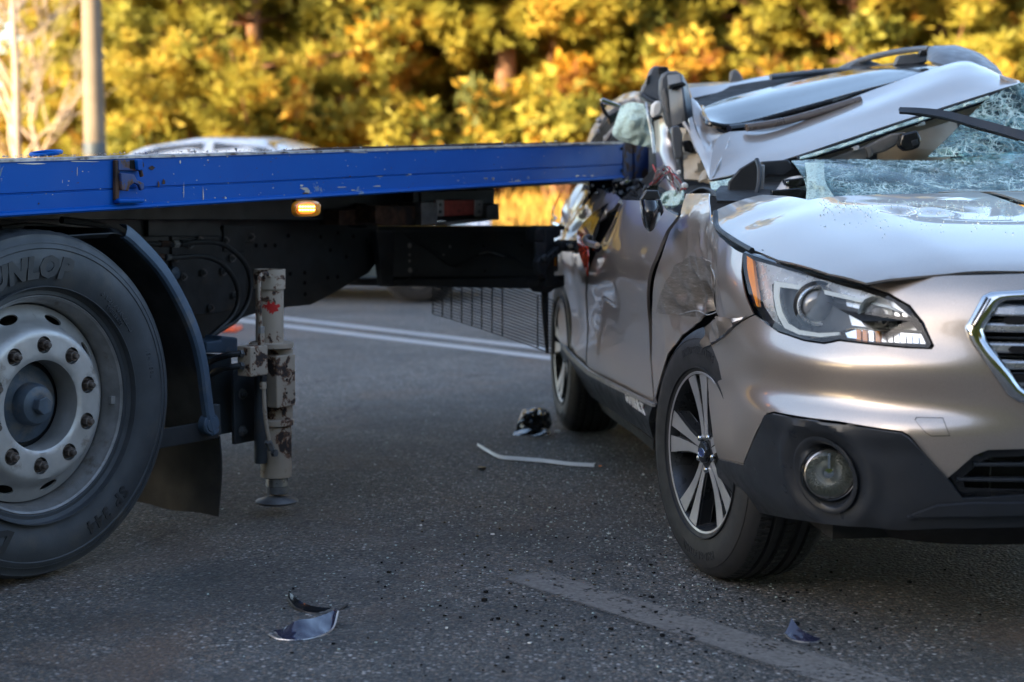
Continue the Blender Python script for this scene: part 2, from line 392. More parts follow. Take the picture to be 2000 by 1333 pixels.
c = mixc(t, ramp(t, nz(t, v, .9, 8, .68, .4), [(.44, 0), (.62, .72)]), c, (.030, .032, .033))
c = mixc(t, ramp(t, nz(t, v, .8, 7, .7, .9), [(.52, 0), (.66, .5)]), c, (.115, .072, .048))
c = mixc(t, ramp(t, nz(t, v, 2.6, 8, .7), [(.55, 0), (.7, .4)]), c, (.13, .13, .135))
crk = N(t, 'ShaderNodeTexVoronoi', feature='DISTANCE_TO_EDGE', i_Scale=.9)
wv = N(t, 'ShaderNodeTexNoise', i_Scale=3., i_Detail=8.); t.links.new(v, wv.inputs['Vector'])
ad = N(t, 'ShaderNodeVectorMath', operation='MULTIPLY_ADD'); ad.inputs[1].default_value = (.5, .5, .5)
t.links.new(wv.outputs['Color'], ad.inputs[0]); t.links.new(v, ad.inputs[2]); t.links.new(ad.outputs[0], crk.inputs['Vector'])
crf = ramp(t, crk.outputs['Distance'], [(0, 1), (.012, 0)])
crm = N(t, 'ShaderNodeMath', operation='MULTIPLY'); t.links.new(crf, crm.inputs[0]); t.links.new(ramp(t, nz(t, v, 1.7, 3), [(.48, 0), (.6, .8)]), crm.inputs[1])
c = mixc(t, crm.outputs[0], c, (.014, .014, .016))
t.links.new(c, b.inputs['Base Color'])
t.links.new(ramp(t, sep.outputs[1], [(0, .55), (1, .85)]), b.inputs['Roughness'])
hh = N(t, 'ShaderNodeMath', operation='SUBTRACT'); t.links.new(nz(t, v, 90, 3), hh.inputs[0]); t.links.new(st.outputs['Distance'], hh.inputs[1])
bump(t, b, hh.outputs[0], .9, .006); M['asphalt'] = m
def gz(y): u = min(1, max(0, (y - 20.6) / 12.5)); return .62 * u * u * (3 - 2 * u)
def quad_road(c0, length, width, z, name, mt, nseg=40):  # strip along the road starting at point c0
    vs = []
    for k in range(nseg + 1):
        p = np.array((c0[0], c0[1], z)) + RD * (length * k / nseg)
        vs += [p - RN * width / 2, p + RN * width / 2]
    return mk(name, vs, [(2 * k, 2 * k + 1, 2 * k + 3, 2 * k + 2) for k in range(nseg)], mt, smooth=False)
# road sheet: near edge far behind the camera, far edge a kerb line at the grass
edge = G(860, 446)                                        # where the asphalt gives way to grass
eo = float(edge @ RN)
def road_pt(a, c): return tuple(RD * a + RN * c)
EDGE = max(eo, 0) + 6.5
gy = 20.6
mk('road', [(-120, -60, 0), (90, -60, 0), (90, gy, 0), (-120, gy, 0)], [(0, 1, 2, 3)], M['asphalt'], smooth=False)['kind'] = 'structure'
m, t, b = nodes('dry_ground'); v = coords(t)
c = ramp(t, nz(t, v, .9, 8, .65), [(.3, (.24, .135, .03)), (.5, (.36, .20, .045)), (.62, (.16, .10, .03)), (.75, (.40, .24, .06))])
t.links.new(c, b.inputs['Base Color']); b.inputs['Roughness'].default_value = .95; b.inputs['Specular IOR Level'].default_value = .1
bump(t, b, nz(t, v, 9, 6), .8, .08); M['ground'] = m
mk('ground', [(-900, -900, -.03), (900, -900, -.03), (900, 1500, -.03), (-900, 1500, -.03)], [(0, 1, 2, 3)], M['ground'], smooth=False)['kind'] = 'structure'
random.seed(4)
vs = []; fs = []; nx, ny = 90, 26
for j in range(ny):
    for i in range(nx):
        x = -34 + 64 * i / (nx - 1); y = gy + (j / (ny - 1)) ** 1.3 * 60
        vs.append((x, y, .02 + .10 * noise.noise(Vector((x * .4, y * .4, 0))) * min(1, (y - gy) / 4) + gz(y)))
fs = [(j * nx + i, j * nx + i + 1, (j + 1) * nx + i + 1, (j + 1) * nx + i) for j in range(ny - 1) for i in range(nx - 1)]
mk('grass_verge', vs, fs, M['ground'])['kind'] = 'structure'
m, t, b = nodes('dry_grass'); v = coords(t)
t.links.new(ramp(t, nz(t, v, 1.2, 5), [(.35, (.42, .23, .035)), (.55, (.50, .30, .05)), (.7, (.20, .16, .03))]), b.inputs['Base Color'])
b.inputs['Roughness'].default_value = .8; M['grass'] = m
vs = []; fs = []
for k in range(26000):
    x = random.uniform(-22, 16); y = gy + .1 + random.random() ** 1.3 * 18; z0 = gz(y); h = random.uniform(.08, .3); a = random.random() * 6.28; wd = .02
    dx, dy = math.cos(a) * wd, math.sin(a) * wd; n = len(vs)
    vs += [(x - dx, y - dy, z0), (x + dx, y + dy, z0), (x + random.uniform(-.1, .1), y + random.uniform(-.1, .1), z0 + .08 + h)]; fs.append((n, n + 1, n + 2))
tag(mk('grass', vs, fs, M['grass'], smooth=False), 'dry golden grass on the verge under the pine trees', 'grass', kind='stuff')
# kerb along the verge
mk('kerb', *[(lambda mb: (mb.v, mb.f))(MB().box(-60, 50, gy - .15, gy, 0, .12))][0], M['concrete'], smooth=False, bevel=.02)['kind'] = 'structure'
# painted lines
m, t, b = nodes('road_paint'); v = coords(t)
t.links.new(mixc(t, ramp(t, nz(t, v, 60, 6, .7), [(.55, 0), (.68, .5)]), (.34, .35, .36), (.08, .08, .09)), b.inputs['Base Color']); b.inputs['Roughness'].default_value = .6
M['line'] = m
m, t, b = nodes('worn_road_paint'); v = coords(t)
ed_ = N(t, 'ShaderNodeMath', operation='MULTIPLY'); at_ = N(t, 'ShaderNodeAttribute', attribute_name='middle')
tr = N(t, 'ShaderNodeBsdfTransparent'); mx = N(t, 'ShaderNodeMixShader'); out = t.nodes['Material Output']
t.links.new(mixc(t, ramp(t, nz(t, v, 75, 4), [(.35, 0), (.65, 1)]), (.105, .098, .092), (.19, .18, .17)), b.inputs['Base Color']); b.inputs['Roughness'].default_value = .8
vo = N(t, 'ShaderNodeTexVoronoi', i_Scale=105.); t.links.new(v, vo.inputs['Vector'])
sp = N(t, 'ShaderNodeSeparateColor'); t.links.new(vo.outputs['Color'], sp.inputs[0])
ad = N(t, 'ShaderNodeMath', operation='ADD'); t.links.new(ramp(t, nz(t, v, 5, 8, .7), [(.3, 0), (.7, 1)]), ad.inputs[0]); t.links.new(sp.outputs[2], ad.inputs[1])
t.links.new(ramp(t, ad.outputs[0], [(.42, 0), (.70, .95)]), ed_.inputs[0]); t.links.new(at_.outputs['Fac'], ed_.inputs[1]); t.links.new(ed_.outputs[0], mx.inputs[0]); t.links.new(tr.outputs[0], mx.inputs[1]); t.links.new(b.outputs[0], mx.inputs[2]); t.links.new(mx.outputs[0], out.inputs[0])
M['worn_line'] = m
def line_between(pa, pb, width, name, mt, ext0=0, ext1=0):
    a, c_ = G(*pa), G(*pb); d = (c_ - a); L = np.linalg.norm(d); d /= L; n = np.array((-d[1], d[0], 0)); a = a - d * ext0; L += ext0 + ext1; vs = []
    ns = 60
    for k in range(ns + 1):
        p = a + d * L * k / ns; wob = .006 * noise.noise(Vector(tuple(p * 2))); vs += [p + n * (q * (width / 2 + wob)) + (0, 0, .004) for q in (-1.12, -.8, .8, 1.12)]
    o = mk(name, vs, [(4 * k + i, 4 * k + 4 + i, 4 * k + 5 + i, 4 * k + 1 + i) for k in range(ns) for i in range(3)], mt, smooth=False)
    a_ = o.data.attributes.new('middle', 'FLOAT', 'POINT'); a_.data.foreach_set('value', [x for k in range(ns + 1) for x in ((0., 1., 1., 0.) if 2 < k < ns else (0., .2, .2, 0.))]); return o
for (pa, pb, wd) in (((600, 628), (1060, 682), .11), ((600, 643), (1060, 699), .12)):
    line_between(pa, pb, wd, 'road_line', M['line'], 16, 10)['kind'] = 'structure'
line_between((1035, 1128), (1580, 1300), .165, 'worn_road_line', M['worn_line'], .22, 3)['kind'] = 'structure'
# ------------------------------------------------------------------ pines
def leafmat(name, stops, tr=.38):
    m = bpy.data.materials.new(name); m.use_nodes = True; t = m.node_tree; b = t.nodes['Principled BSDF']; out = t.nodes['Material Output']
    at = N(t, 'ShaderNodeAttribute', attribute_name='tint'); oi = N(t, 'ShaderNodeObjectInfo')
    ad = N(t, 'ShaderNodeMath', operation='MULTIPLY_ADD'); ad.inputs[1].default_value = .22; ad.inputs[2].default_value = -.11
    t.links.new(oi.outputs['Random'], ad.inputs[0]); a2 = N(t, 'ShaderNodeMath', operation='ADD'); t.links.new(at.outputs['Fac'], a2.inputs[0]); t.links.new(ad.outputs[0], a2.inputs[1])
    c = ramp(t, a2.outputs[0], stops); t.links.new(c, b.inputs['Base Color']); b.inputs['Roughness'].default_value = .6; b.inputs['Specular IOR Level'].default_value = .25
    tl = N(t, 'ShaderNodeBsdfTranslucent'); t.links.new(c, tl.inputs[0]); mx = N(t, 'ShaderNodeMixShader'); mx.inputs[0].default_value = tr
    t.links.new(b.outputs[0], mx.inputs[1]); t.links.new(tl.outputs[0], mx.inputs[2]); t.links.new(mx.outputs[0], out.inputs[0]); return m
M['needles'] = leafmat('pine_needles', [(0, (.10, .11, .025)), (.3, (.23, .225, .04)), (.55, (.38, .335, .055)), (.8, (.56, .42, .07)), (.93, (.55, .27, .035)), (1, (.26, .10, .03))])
M['bark'] = plain('pine_bark', (.22, .105, .055), .9, 0, .4, .55, (.09, .05, .03), 5, bmp=.5, bscale=20)
M['birch_bark'] = plain('pale_bark', (.40, .31, .24), .7, 0, .2, .6, (.2, .13, .1), 4)
M['orange_leaf'] = leafmat('autumn_leaves', [(0, (.25, .12, .02)), (.4, (.5, .22, .02)), (1, (.6, .36, .04))])
def add_tint(me, tv):
    a = me.attributes.new('tint', 'FLOAT', 'FACE'); a.data.foreach_set('value', tv)
def pine(seed, H=9.0, R=2.6, ntuft=2600, low=.35):
    rnd = random.Random(seed); tb = MB(); lean = (rnd.uniform(-.3, .3), rnd.uniform(-.3, .3))
    def axis(z): return np.array((lean[0] * (z / H) ** 2 * 2, lean[1] * (z / H) ** 2 * 2, z))
    tb.tube([axis(z) + (0, 0, -.3 if z == 0 else 0) for z in np.linspace(0, H * .97, 12)], [.17, .12, .03], 10)
    ends = []; z = low
    while z < H - .3:
        for k in range(rnd.randint(3, 5)):
            a = rnd.random() * 6.283; L = R * (1 - (z / H) ** 1.6) * rnd.uniform(.65, 1.1) + .25
            d = np.array((math.cos(a), math.sin(a), rnd.uniform(.0, .35))); p0 = axis(z); p1 = p0 + d * L * .55; p2 = p0 + d * L + (0, 0, L * rnd.uniform(0, .25))
            tb.tube([p0, p1, p2], [.045, .028, .010], 4, 6); ends.append((p0, p1, p2, L))
        z += rnd.uniform(.22, .42)
    clumps = []
    for (p0, p1, p2, L) in ends:
        bt = rnd.random()
        for k in range(max(3, int(L * 7.5))):
            u = rnd.uniform(.3, 1.05); q = (p0 * (1 - u) ** 2 + 2 * p1 * u * (1 - u) + p2 * u * u) + np.array([rnd.gauss(0, .22 * L * .5) for _ in range(3)]) * (.8, .8, .4)
            clumps.append((q, rnd.uniform(.07, .24), bt * .75 + .25 * rnd.random(), u))
    v = []; f = []; tv = []
    per = max(3, int(ntuft * 9.5 / len(clumps)))
    for q, r, tt, u in clumps:
        base = tt * .55 + .25 * u + .1
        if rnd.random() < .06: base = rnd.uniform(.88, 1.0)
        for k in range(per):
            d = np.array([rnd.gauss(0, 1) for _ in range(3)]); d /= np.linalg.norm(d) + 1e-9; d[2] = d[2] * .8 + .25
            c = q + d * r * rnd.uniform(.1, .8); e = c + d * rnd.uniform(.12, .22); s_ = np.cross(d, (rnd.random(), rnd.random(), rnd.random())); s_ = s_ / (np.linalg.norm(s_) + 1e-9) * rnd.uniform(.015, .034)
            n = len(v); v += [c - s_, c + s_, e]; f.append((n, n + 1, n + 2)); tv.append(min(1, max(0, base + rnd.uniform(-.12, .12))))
    return tb, v, f, tv
PINES = []
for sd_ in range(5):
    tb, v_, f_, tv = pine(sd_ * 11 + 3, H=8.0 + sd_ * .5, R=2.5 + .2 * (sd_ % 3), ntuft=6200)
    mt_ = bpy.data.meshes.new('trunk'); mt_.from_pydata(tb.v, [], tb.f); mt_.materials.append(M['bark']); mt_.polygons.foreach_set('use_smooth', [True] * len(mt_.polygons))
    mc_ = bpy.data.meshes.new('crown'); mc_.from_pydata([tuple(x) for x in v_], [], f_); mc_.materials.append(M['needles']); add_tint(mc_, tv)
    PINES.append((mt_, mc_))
def plant_pine(x, y, k, s, rz, label, group):
    e = bpy.data.objects.new('pine_tree', None); wm = Matrix.Translation((x, y, gz(y) - .02)) @ Matrix.Rotation(rz, 4, 'Z') @ Matrix.Diagonal((s, s, s, 1))
    link(e, None, wm); tag(e, label, 'tree', group)
    for nm, me in (('trunk', PINES[k][0]), ('crown', PINES[k][1])):
        o = bpy.data.objects.new(nm, me); link(o, e, wm)
random.seed(21)
spots = []
for x in np.arange(-12.5, 15, 1.9): spots.append((x, 33 + random.uniform(-1.2, 1.5), 0))
for x in np.arange(-13, 17, 2.2): spots.append((x, 38.5 + random.uniform(-1.3, 1.3), 1))
for x in np.arange(-14.5, 20, 2.6): spots.append((x, 45 + random.uniform(-1.5, 1.5), 2))
cnt = 0; rowc = [0, 0, 0]
ORD = 'first second third fourth fifth sixth seventh eighth ninth tenth eleventh twelfth thirteenth fourteenth fifteenth sixteenth seventeenth'.split()
for (x, y, rw) in spots:
    px = proj((x, y, 2.0))[0]
    if px < 110 and rw == 0: continue
    if px < (95 if rw else 40): continue
    if rw == 0 and 930 < px < 1120: continue
    rowc[rw] += 1; o_ = ORD[rowc[rw] - 1]
    lab = [o_ + ' pine from the left in the front row, behind the ' + ('lamp post' if px < 330 else 'white car roof' if px < 700 else 'blue beam' if px < 1150 else 'wrecked roof'),
           o_ + ' pine from the left in the shaded second row of the wood', o_ + ' pine from the left in the hindmost row of the wood'][rw]
    plant_pine(x, y, cnt % 5, random.uniform(.85, 1.15) * (.62 if px < 170 else 1), random.random() * 6.28, lab, ['pines in the front row of the roadside wood', 'pines in the second row of the roadside wood', 'pines at the back of the roadside wood'][rw]); cnt += 1
# bigger bare lower trunks seen under the bed
for px, py, r, nm in ((983, 397, .19, 'brown pine trunk seen under the blue beam left of the car tail'), (1078, 380, .14, 'brown trunk seen just above the car tail lamp under the beam')):
    g = P(px, py, 32.); g[2] = gz(32.); tb = MB().tube([g + (0, 0, -.4), g + (0.05, 0, 2.5), g + (.1, .1, 6)], [r * 1.15, r, r * .7], 14, 12)
    e = empty('pine_tree', g, nm, 'tree'); tb.build('trunk', M['bark'], e)
    c_ = bpy.data.objects.new('crown', PINES[2][1]); link(c_, e, Matrix.Translation(Vector(g) + Vector((0, .5, 2.2))))
# orange shrubs within the wood
def shrub(x, y, r, mt_, label, seed, name='shrub', n=2600, zc=.9):
    rnd = random.Random(seed); v_ = []; f_ = []; tv = []
    cl = [(np.array((x + rnd.gauss(0, r * .4), y + rnd.gauss(0, r * .4), max(.2, rnd.gauss(zc, r * .35)))), rnd.random()) for _ in range(26)]
    for k in range(n):
        q, tt = rnd.choice(cl); c_ = q + np.array([rnd.gauss(0, .16) for _ in range(3)]); d = np.array([rnd.gauss(0, 1) for _ in range(3)]) * .06; s_ = np.array([rnd.gauss(0, 1) for _ in range(3)]) * .05
        k0 = len(v_); v_ += [c_ - s_, c_ + s_, c_ + d * 2]; f_.append((k0, k0 + 1, k0 + 2)); tv.append(min(1, max(0, tt + rnd.uniform(-.15, .15))))
    e = empty(name, (x, y, 0), label, 'shrub'); tb = MB()
    for q, tt in cl[:12]: tb.tube([(x, y, -.1), (np.array((x, y, 0)) + q) / 2 + (0, 0, .1), q], [.03, .018, .006], 5, 6)
    tb.build('stem', M['bark'], e); o = mk('foliage', v_, f_, mt_, e, smooth=False); add_tint(o.data, tv)
for px, py, Y, r, mt_, lab in ((480, 262, 31.5, .45, 'orange_leaf', 'orange leafed shrub just above the white car roof'), (745, 120, 32, .6, 'orange_leaf', 'patch of orange autumn leaves high between the pines'),
        (1115, 170, 31.5, .35, 'orange_leaf', 'rusty orange leafed bush left of the wrecked roof'), (960, 262, 31, .9, 'needles', 'low bright green pine bush above the blue beam'), (560, 255, 31, .8, 'needles', 'low yellow green bush behind the white car'),
        (1090, 240, 30.5, .8, 'needles', 'low yellow green bush beside the car tail'), (310, 285, 31, .8, 'needles', 'low yellow bush right of the lamp post'), (800, 290, 31, .8, 'needles', 'low yellow green bush above the middle of the blue beam'),
        (1300, 120, 31.5, 1.0, 'needles', 'bright yellow bush above the crushed roof rail'), (1700, 60, 32, 1.0, 'needles', 'yellow bush above the far roof rail'), (680, 60, 32.5, 1.1, 'needles', 'yellow green bushy top right of the white car')):
    p = P(px, py, Y); shrub(p[0], p[1], r, M[mt_], lab, int(px), zc=p[2])
# bare birch at the left
def bare_tree(px, Y, label, seed, H=6.5):
    rnd = random.Random(seed); p = P(px, 300, Y); e = empty('birch_tree', (p[0], p[1], 0), label, 'tree'); tb = MB(); lb = MB()
    base = np.array((p[0], p[1], 0.)); pts = [base + np.array((rnd.uniform(-.06, .06), 0, z)) for z in np.linspace(0, H, 8)]; tb.tube(pts, [.075, .055, .02], 9, 24)
    def grow(a, d, L, r, dep):
        q = a + d * L; lb.tube([a, (a + q) / 2 + np.array([rnd.gauss(0, .06 * L) for _ in range(3)]), q], [r, r * .55], 4, 6)
        if dep:
            for k in range(3):
                dd = d + np.array([rnd.gauss(0, .5), rnd.gauss(0, .5), rnd.uniform(0, .5)]); dd /= np.linalg.norm(dd); grow(a + (q - a) * rnd.uniform(.4, 1), dd, L * .62, r * .5, dep - 1)
    for z in np.arange(.9, H, .38):
        a = rnd.random() * 6.28; d = np.array((math.cos(a) * .8, math.sin(a) * .8, .9)); d /= np.linalg.norm(d); grow(base + (0, 0, z), d, 1.7 * (1 - z / H * .5), .035, 3)
    tb.build('trunk', M['birch_bark'], e); lb.build('limbs', M['birch_bark'], e, sharp=0)
bare_tree(30, 27, 'pale leafless birch nearest the left edge of the photo', 5)
bare_tree(70, 31, 'smaller pale bare tree between the birch and the lamp post', 9, 3.6)
# lamp post
b0 = G(186, 430); yy = b0[1]; pt = P(186, 300, 22)
e = empty('lamp_post', (pt[0], 22, 0), 'tall tapered concrete lamp post standing by the verge at the left', 'lamp post')
MB().lathe([(.155, 0), (.150, .3), (.125, 3.4), (.115, 4.6), (.09, 8)], 24).build('post', M['post'], e, world=Matrix.Translation((pt[0], 22, 0)))
MB().lathe([(.152, 1.36), (.152, 1.52), (.14, 1.53)], 24).build('painted_band', M['hub'], e, world=Matrix.Translation((pt[0], 22, 0)))
# far wood closing the view, and an unseen wood added behind the viewer to shade the road
def wood(name, label, x0, x1, y0, y1, h, seed, n, ls, core=True):
    rnd = random.Random(seed); v_ = []; f_ = []; tv = []
    cls = [(np.array((rnd.uniform(x0, x1), rnd.uniform(y0, y1), h * rnd.random() ** .8)), rnd.random()) for _ in range(int((x1 - x0) * h / 2.2))]
    for k in range(n):
        q, tt = rnd.choice(cls); c_ = q + np.array([rnd.gauss(0, 1.0) for _ in range(3)]) * (.8, .6, .6); d = np.array([rnd.gauss(0, 1) for _ in range(3)]) * ls; s_ = np.array([rnd.gauss(0, 1) for _ in range(3)]) * ls
        i = len(v_); v_ += [c_ - s_, c_ + s_, c_ + d * 1.6]; f_.append((i, i + 1, i + 2)); tv.append(min(1, max(0, tt * .8 + rnd.uniform(-.1, .1))))
    if core:
        nx_, nz_ = int((x1 - x0) / 1.5), 8; ym = (y0 + y1) / 2; i0 = len(v_)
        for i in range(nx_ + 1):
            x = x0 + (x1 - x0) * i / nx_
            for j in range(nz_ + 1):
                z = (h - .8 + 1.2 * noise.noise(Vector((x * .25, seed, 0)))) * j / nz_; wd = (y1 - y0) * .42 * (1 - (j / nz_) ** 2 * .8)
                v_.append((x, ym - wd + noise.noise(Vector((x, z, 1))), z)); v_.append((x, ym + wd + noise.noise(Vector((x, z, 9))), z))
        m_ = (nz_ + 1) * 2
        for i in range(nx_):
            for j in range(nz_):
                for s2 in (0, 1):
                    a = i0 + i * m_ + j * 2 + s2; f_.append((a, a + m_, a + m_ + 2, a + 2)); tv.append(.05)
            a = i0 + i * m_ + nz_ * 2; f_.append((a, a + m_, a + m_ + 1, a + 1)); tv.append(.05)
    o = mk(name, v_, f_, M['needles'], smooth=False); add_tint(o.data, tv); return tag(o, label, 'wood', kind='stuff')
wood('low_wood', 'low sunlit scrub under the open sky at the far left', -34, -14.6, 54, 60, 3.6, 5, 8000, .2)
wood('far_wood', 'dense golden pine wood far behind the roadside pines', -14.5, 32, 54, 60, 11, 3, 26000, .22)
wood('shading_wood', 'tall unseen pine wood added behind the viewer to shade the road', -125, 45, -37, -29, 23.5, 8, 70000, .34)
# ================================================================== TOW TRUCK (i = towards its rear, j = outward)
hub_g = G(77, 1131)
T = Frame(hub_g, (.572, .820), (.820, -.572))
truck = empty('tow_truck', hub_g, 'blue flatbed tow truck with a rusty support leg, its bed end rammed into the car', 'tow truck')
def tl(px, py, b=0.): return T.loc(T.onj(px, py, b))      # pixel on the plane at outward offset b -> (along, out, up)
def tbox(name, x0, y0, x1, y1, b, depth, m, bevel=.003, mb=None, rot=None, parent=None):
    a0, _, zt = tl(x0, y0, b); a1, _, zb = tl(x1, y1, b); q = mb or MB()
    c = [T.w(a, bb, z) for bb in (b, b - depth) for a, z in ((a0, zb), (a1, zb), (a1, zt), (a0, zt))]
    q.box8(c)
    return q if mb is not None else q.build(name, m, parent or truck, smooth=False, bevel=bevel)
def tpoly(name, pts, b, depth, m, bevel=.003, parent=None):
    q = [tl(x, y, b) for x, y in pts]; n = len(q); v = [T.w(a, b, z) for a, _, z in q] + [T.w(a, b - depth, z) for a, _, z in q]
    ar = sum(q[i][0] * q[(i + 1) % n][2] - q[(i + 1) % n][0] * q[i][2] for i in range(n))
    f = [tuple(range(n)), tuple(range(2 * n - 1, n - 1, -1))] + [(i, n + i, n + (i + 1) % n, (i + 1) % n) for i in range(n)]
    if ar < 0: f = [tuple(reversed(x)) for x in f]
    return mk(name, v, f, m, parent or truck, smooth=False, bevel=bevel)
# --- side beam: a folded channel, groove and rolled lower lip
BB = .03
A0, _, ZT0 = tl(0, 313, BB); _, _, ZB0 = tl(0, 425, BB); A1, _, ZT1 = tl(1216, 278.5, BB); A1b, _, ZB1 = tl(1216, 350, BB)
def beam_z(a):
    u = (a - A0) / (A1 - A0); return ZT0 + (ZT1 - ZT0) * u, ZB0 + (ZB1 - ZB0) * u
prof = [(-.16, 1.0), (-.003, 1.0), (.003, .992), (.004, .955), (.0, .945), (.0, .42), (-.005, .405), (-.005, .392), (.0, .378), (.0, .10), (.007, .07), (.009, .03), (.003, 0), (-.012, -.005), (-.06, -.005), (-.06, .02), (-.02, .02), (-.02, .96), (-.16, .97)]
ROLL = .048                                             # the struck bed leans away from the viewer
def ext_beam(name, a0, a1, b, m, n=60, sgn=1):
    v = []; 
    for k in range(n + 1):
        a = a0 + (a1 - a0) * k / n; zt, zb = beam_z(a)
        for pb, pz in prof:
            wob = .0015 * noise.noise(Vector((a * 3, pz * 3, b)))
            v.append(T.w(a, b + sgn * (pb + wob), zb + (zt - zb) * pz + ROLL * (b - BB)))
    L = len(prof); f = [(k * L + i, k * L + (i + 1) % L, (k + 1) * L + (i + 1) % L, (k + 1) * L + i) for k in range(n) for i in range(L)]
    if sgn < 0: f = [tuple(reversed(q)) for q in f]
    f += [tuple(range(L))[::sgn * 1], tuple(n * L + i for i in range(L))[::-sgn]]
    return mk(name, v, f, m, truck, sharp=25)
ext_beam('side_beam', A0 - 2.6, A1, BB, M['blue'])
ext_beam('side_beam', A0 - 2.6, A1, BB - 2.45, M['blue'], 20, -1)
# worn upper edge strip
v = []
for k in range(61):
    a = A0 - 2.6 + (A1 - A0 + 2.6) * k / 60; zt, zb = beam_z(a); j_ = .0012 * noise.noise(Vector((a * 9, 0, 0)))
    v += [T.w(a, BB + .0045, zt - .006 + j_), T.w(a, BB + .0045, zt + .001), T.w(a, BB - .02, zt + .0035 + j_)]
mk('worn_edge', v, [(3 * k + i, 3 * k + 3 + i, 3 * k + 4 + i, 3 * k + 1 + i) for k in range(60) for i in (0, 1)], M['scraped'], truck)
# deck
v = []
for a in (A0 - 2.6, A1 - .02):
    zt, zb = beam_z(a); v += [T.w(a, BB - .02, zt + .004), T.w(a, BB - 2.43, zt + .004 - ROLL * 2.43), T.w(a, BB - 2.43, zt - .03 - ROLL * 2.43), T.w(a, BB - .02, zt - .03)]
mk('deck', v, [(0, 1, 5, 4), (1, 2, 6, 5), (2, 3, 7, 6), (3, 0, 4, 7), (0, 3, 2, 1), (4, 5, 6, 7)], M['grey_steel'], truck, smooth=False)
# plank edges standing a little above the beam
for x0, x1, y0, y1, h in ((620, 905, 297, 290, .008), (1000, 1110, 287, 284, .006), (905, 990, 290, 287, .010)):
    a0 = tl(x0, y0, BB)[0]; a1 = tl(x1, y1, BB)[0]; c = []
    for bb in (BB - .015, BB - .3):
        for a, s_ in ((a0, 0), (a1, 0), (a1, 1), (a0, 1)): c.append(T.w(a, bb, beam_z(a)[0] + .003 + s_ * h + ROLL * (bb - BB)))
    MB().box8(c).build('deck_plate', M['rust'], truck, smooth=False, bevel=.002)
# cross members under the deck
for k in range(11):
    a = A0 - 1.6 + k * .52; zt, zb = beam_z(a)
    if a > A1 - .3: break
    MB().box8([T.w(a + da, bb, z + ROLL * (bb - BB)) for bb in (BB - .07, BB - 2.38) for da, z in ((-.03, zt - .13), (.03, zt - .13), (.03, zt - .03), (-.03, zt - .03))]).build('cross_member', M['frame'], truck, smooth=False)
# --- end post of the bed
def bb_box(name, x0, x1, ft, fb, b, depth, m, bevel=.003):
    a0 = tl(x0, 300, b)[0]; a1 = tl(x1, 300, b)[0]; c = []
    for bo in (b, b - depth):
        for a, q in ((a0, fb), (a1, fb), (a1, ft), (a0, ft)):
            zt, zb = beam_z(a); c.append(T.w(a, bo, zb + (zt - zb) * q))
    return MB().box8(c).build(name, m, truck, smooth=False, bevel=bevel)
bb_box('end_post', 1217, 1240, 1.0, -.05, BB - .014, .12, M['blue_rust'])
bb_box('end_post_flange', 1240.5, 1268, 1.0, -.03, BB - .004, .10, M['blue_rust'])
for px, py in ((1214, 291), (1214, 334)):
    p = T.onj(px, py, BB + .002); MB().lathe([(0, .002), (.007, .002), (.007, 0)], 16).build('bolt_hole', M['bolt_hole'], truck, world=T.mat(p))
# end cross beam of the bed, reaching inward
c = []
for bb in (BB - .1, BB - 2.38):
    for a, q in ((A1 - .10, 0), (A1 + .12, 0), (A1 + .12, 1), (A1 - .10, 1)):
        zt, zb = beam_z(A1); c.append(T.w(a, bb, zb + (zt - zb) * q - .004 + ROLL * (bb - BB)))
MB().box8(c).build('end_beam', M['blue_rust'], truck, smooth=False, bevel=.004)
# --- stake pocket
tbox('stake_pocket', 231, 312, 278, 334, BB + .016, .016, M['blue_rust'])
tpoly('pocket_strap', [(226, 313), (233, 313), (236, 352), (233, 388), (240, 398), (231, 400), (226, 390)], BB + .014, .014, M['rust'])
tpoly('pocket_latch', [(236, 338), (262, 340), (268, 352), (282, 358), (282, 371), (276, 373), (272, 362), (262, 358), (254, 364), (252, 374), (238, 372)], BB + .024, .012, M['blue_rust'])
tbox('pocket_hook', 232, 388, 283, 397, BB + .026, .026, M['blue'], bevel=.006)
tbox('pocket_gap', 254, 313, 268, 330, BB + .0175, .002, M['bolt_hole'])
MB().tube([T.onj(x, y, BB + .02) for x, y in ((272, 314), (277, 322), (274, 332), (277, 345))], .006, 8, 16).build('latch_rod', M['rust'], truck)
tpoly('pocket_cheek', [(268, 312), (279, 312), (280, 333), (270, 333)], BB + .03, .014, M['blue'])
# ring on the deck
c0 = T.onj(90, 303, BB - .10); rg = [tuple(c0 + T.i * .036 * math.cos(a) + T.j * .05 * math.sin(a) + np.array((0, 0, .005 + .006 * math.cos(a)))) for a in np.linspace(0, 2 * math.pi, 24, endpoint=False)]
MB().tube(rg, .0055, 8, closed=True).build('lashing_ring', M['blue'], truck)
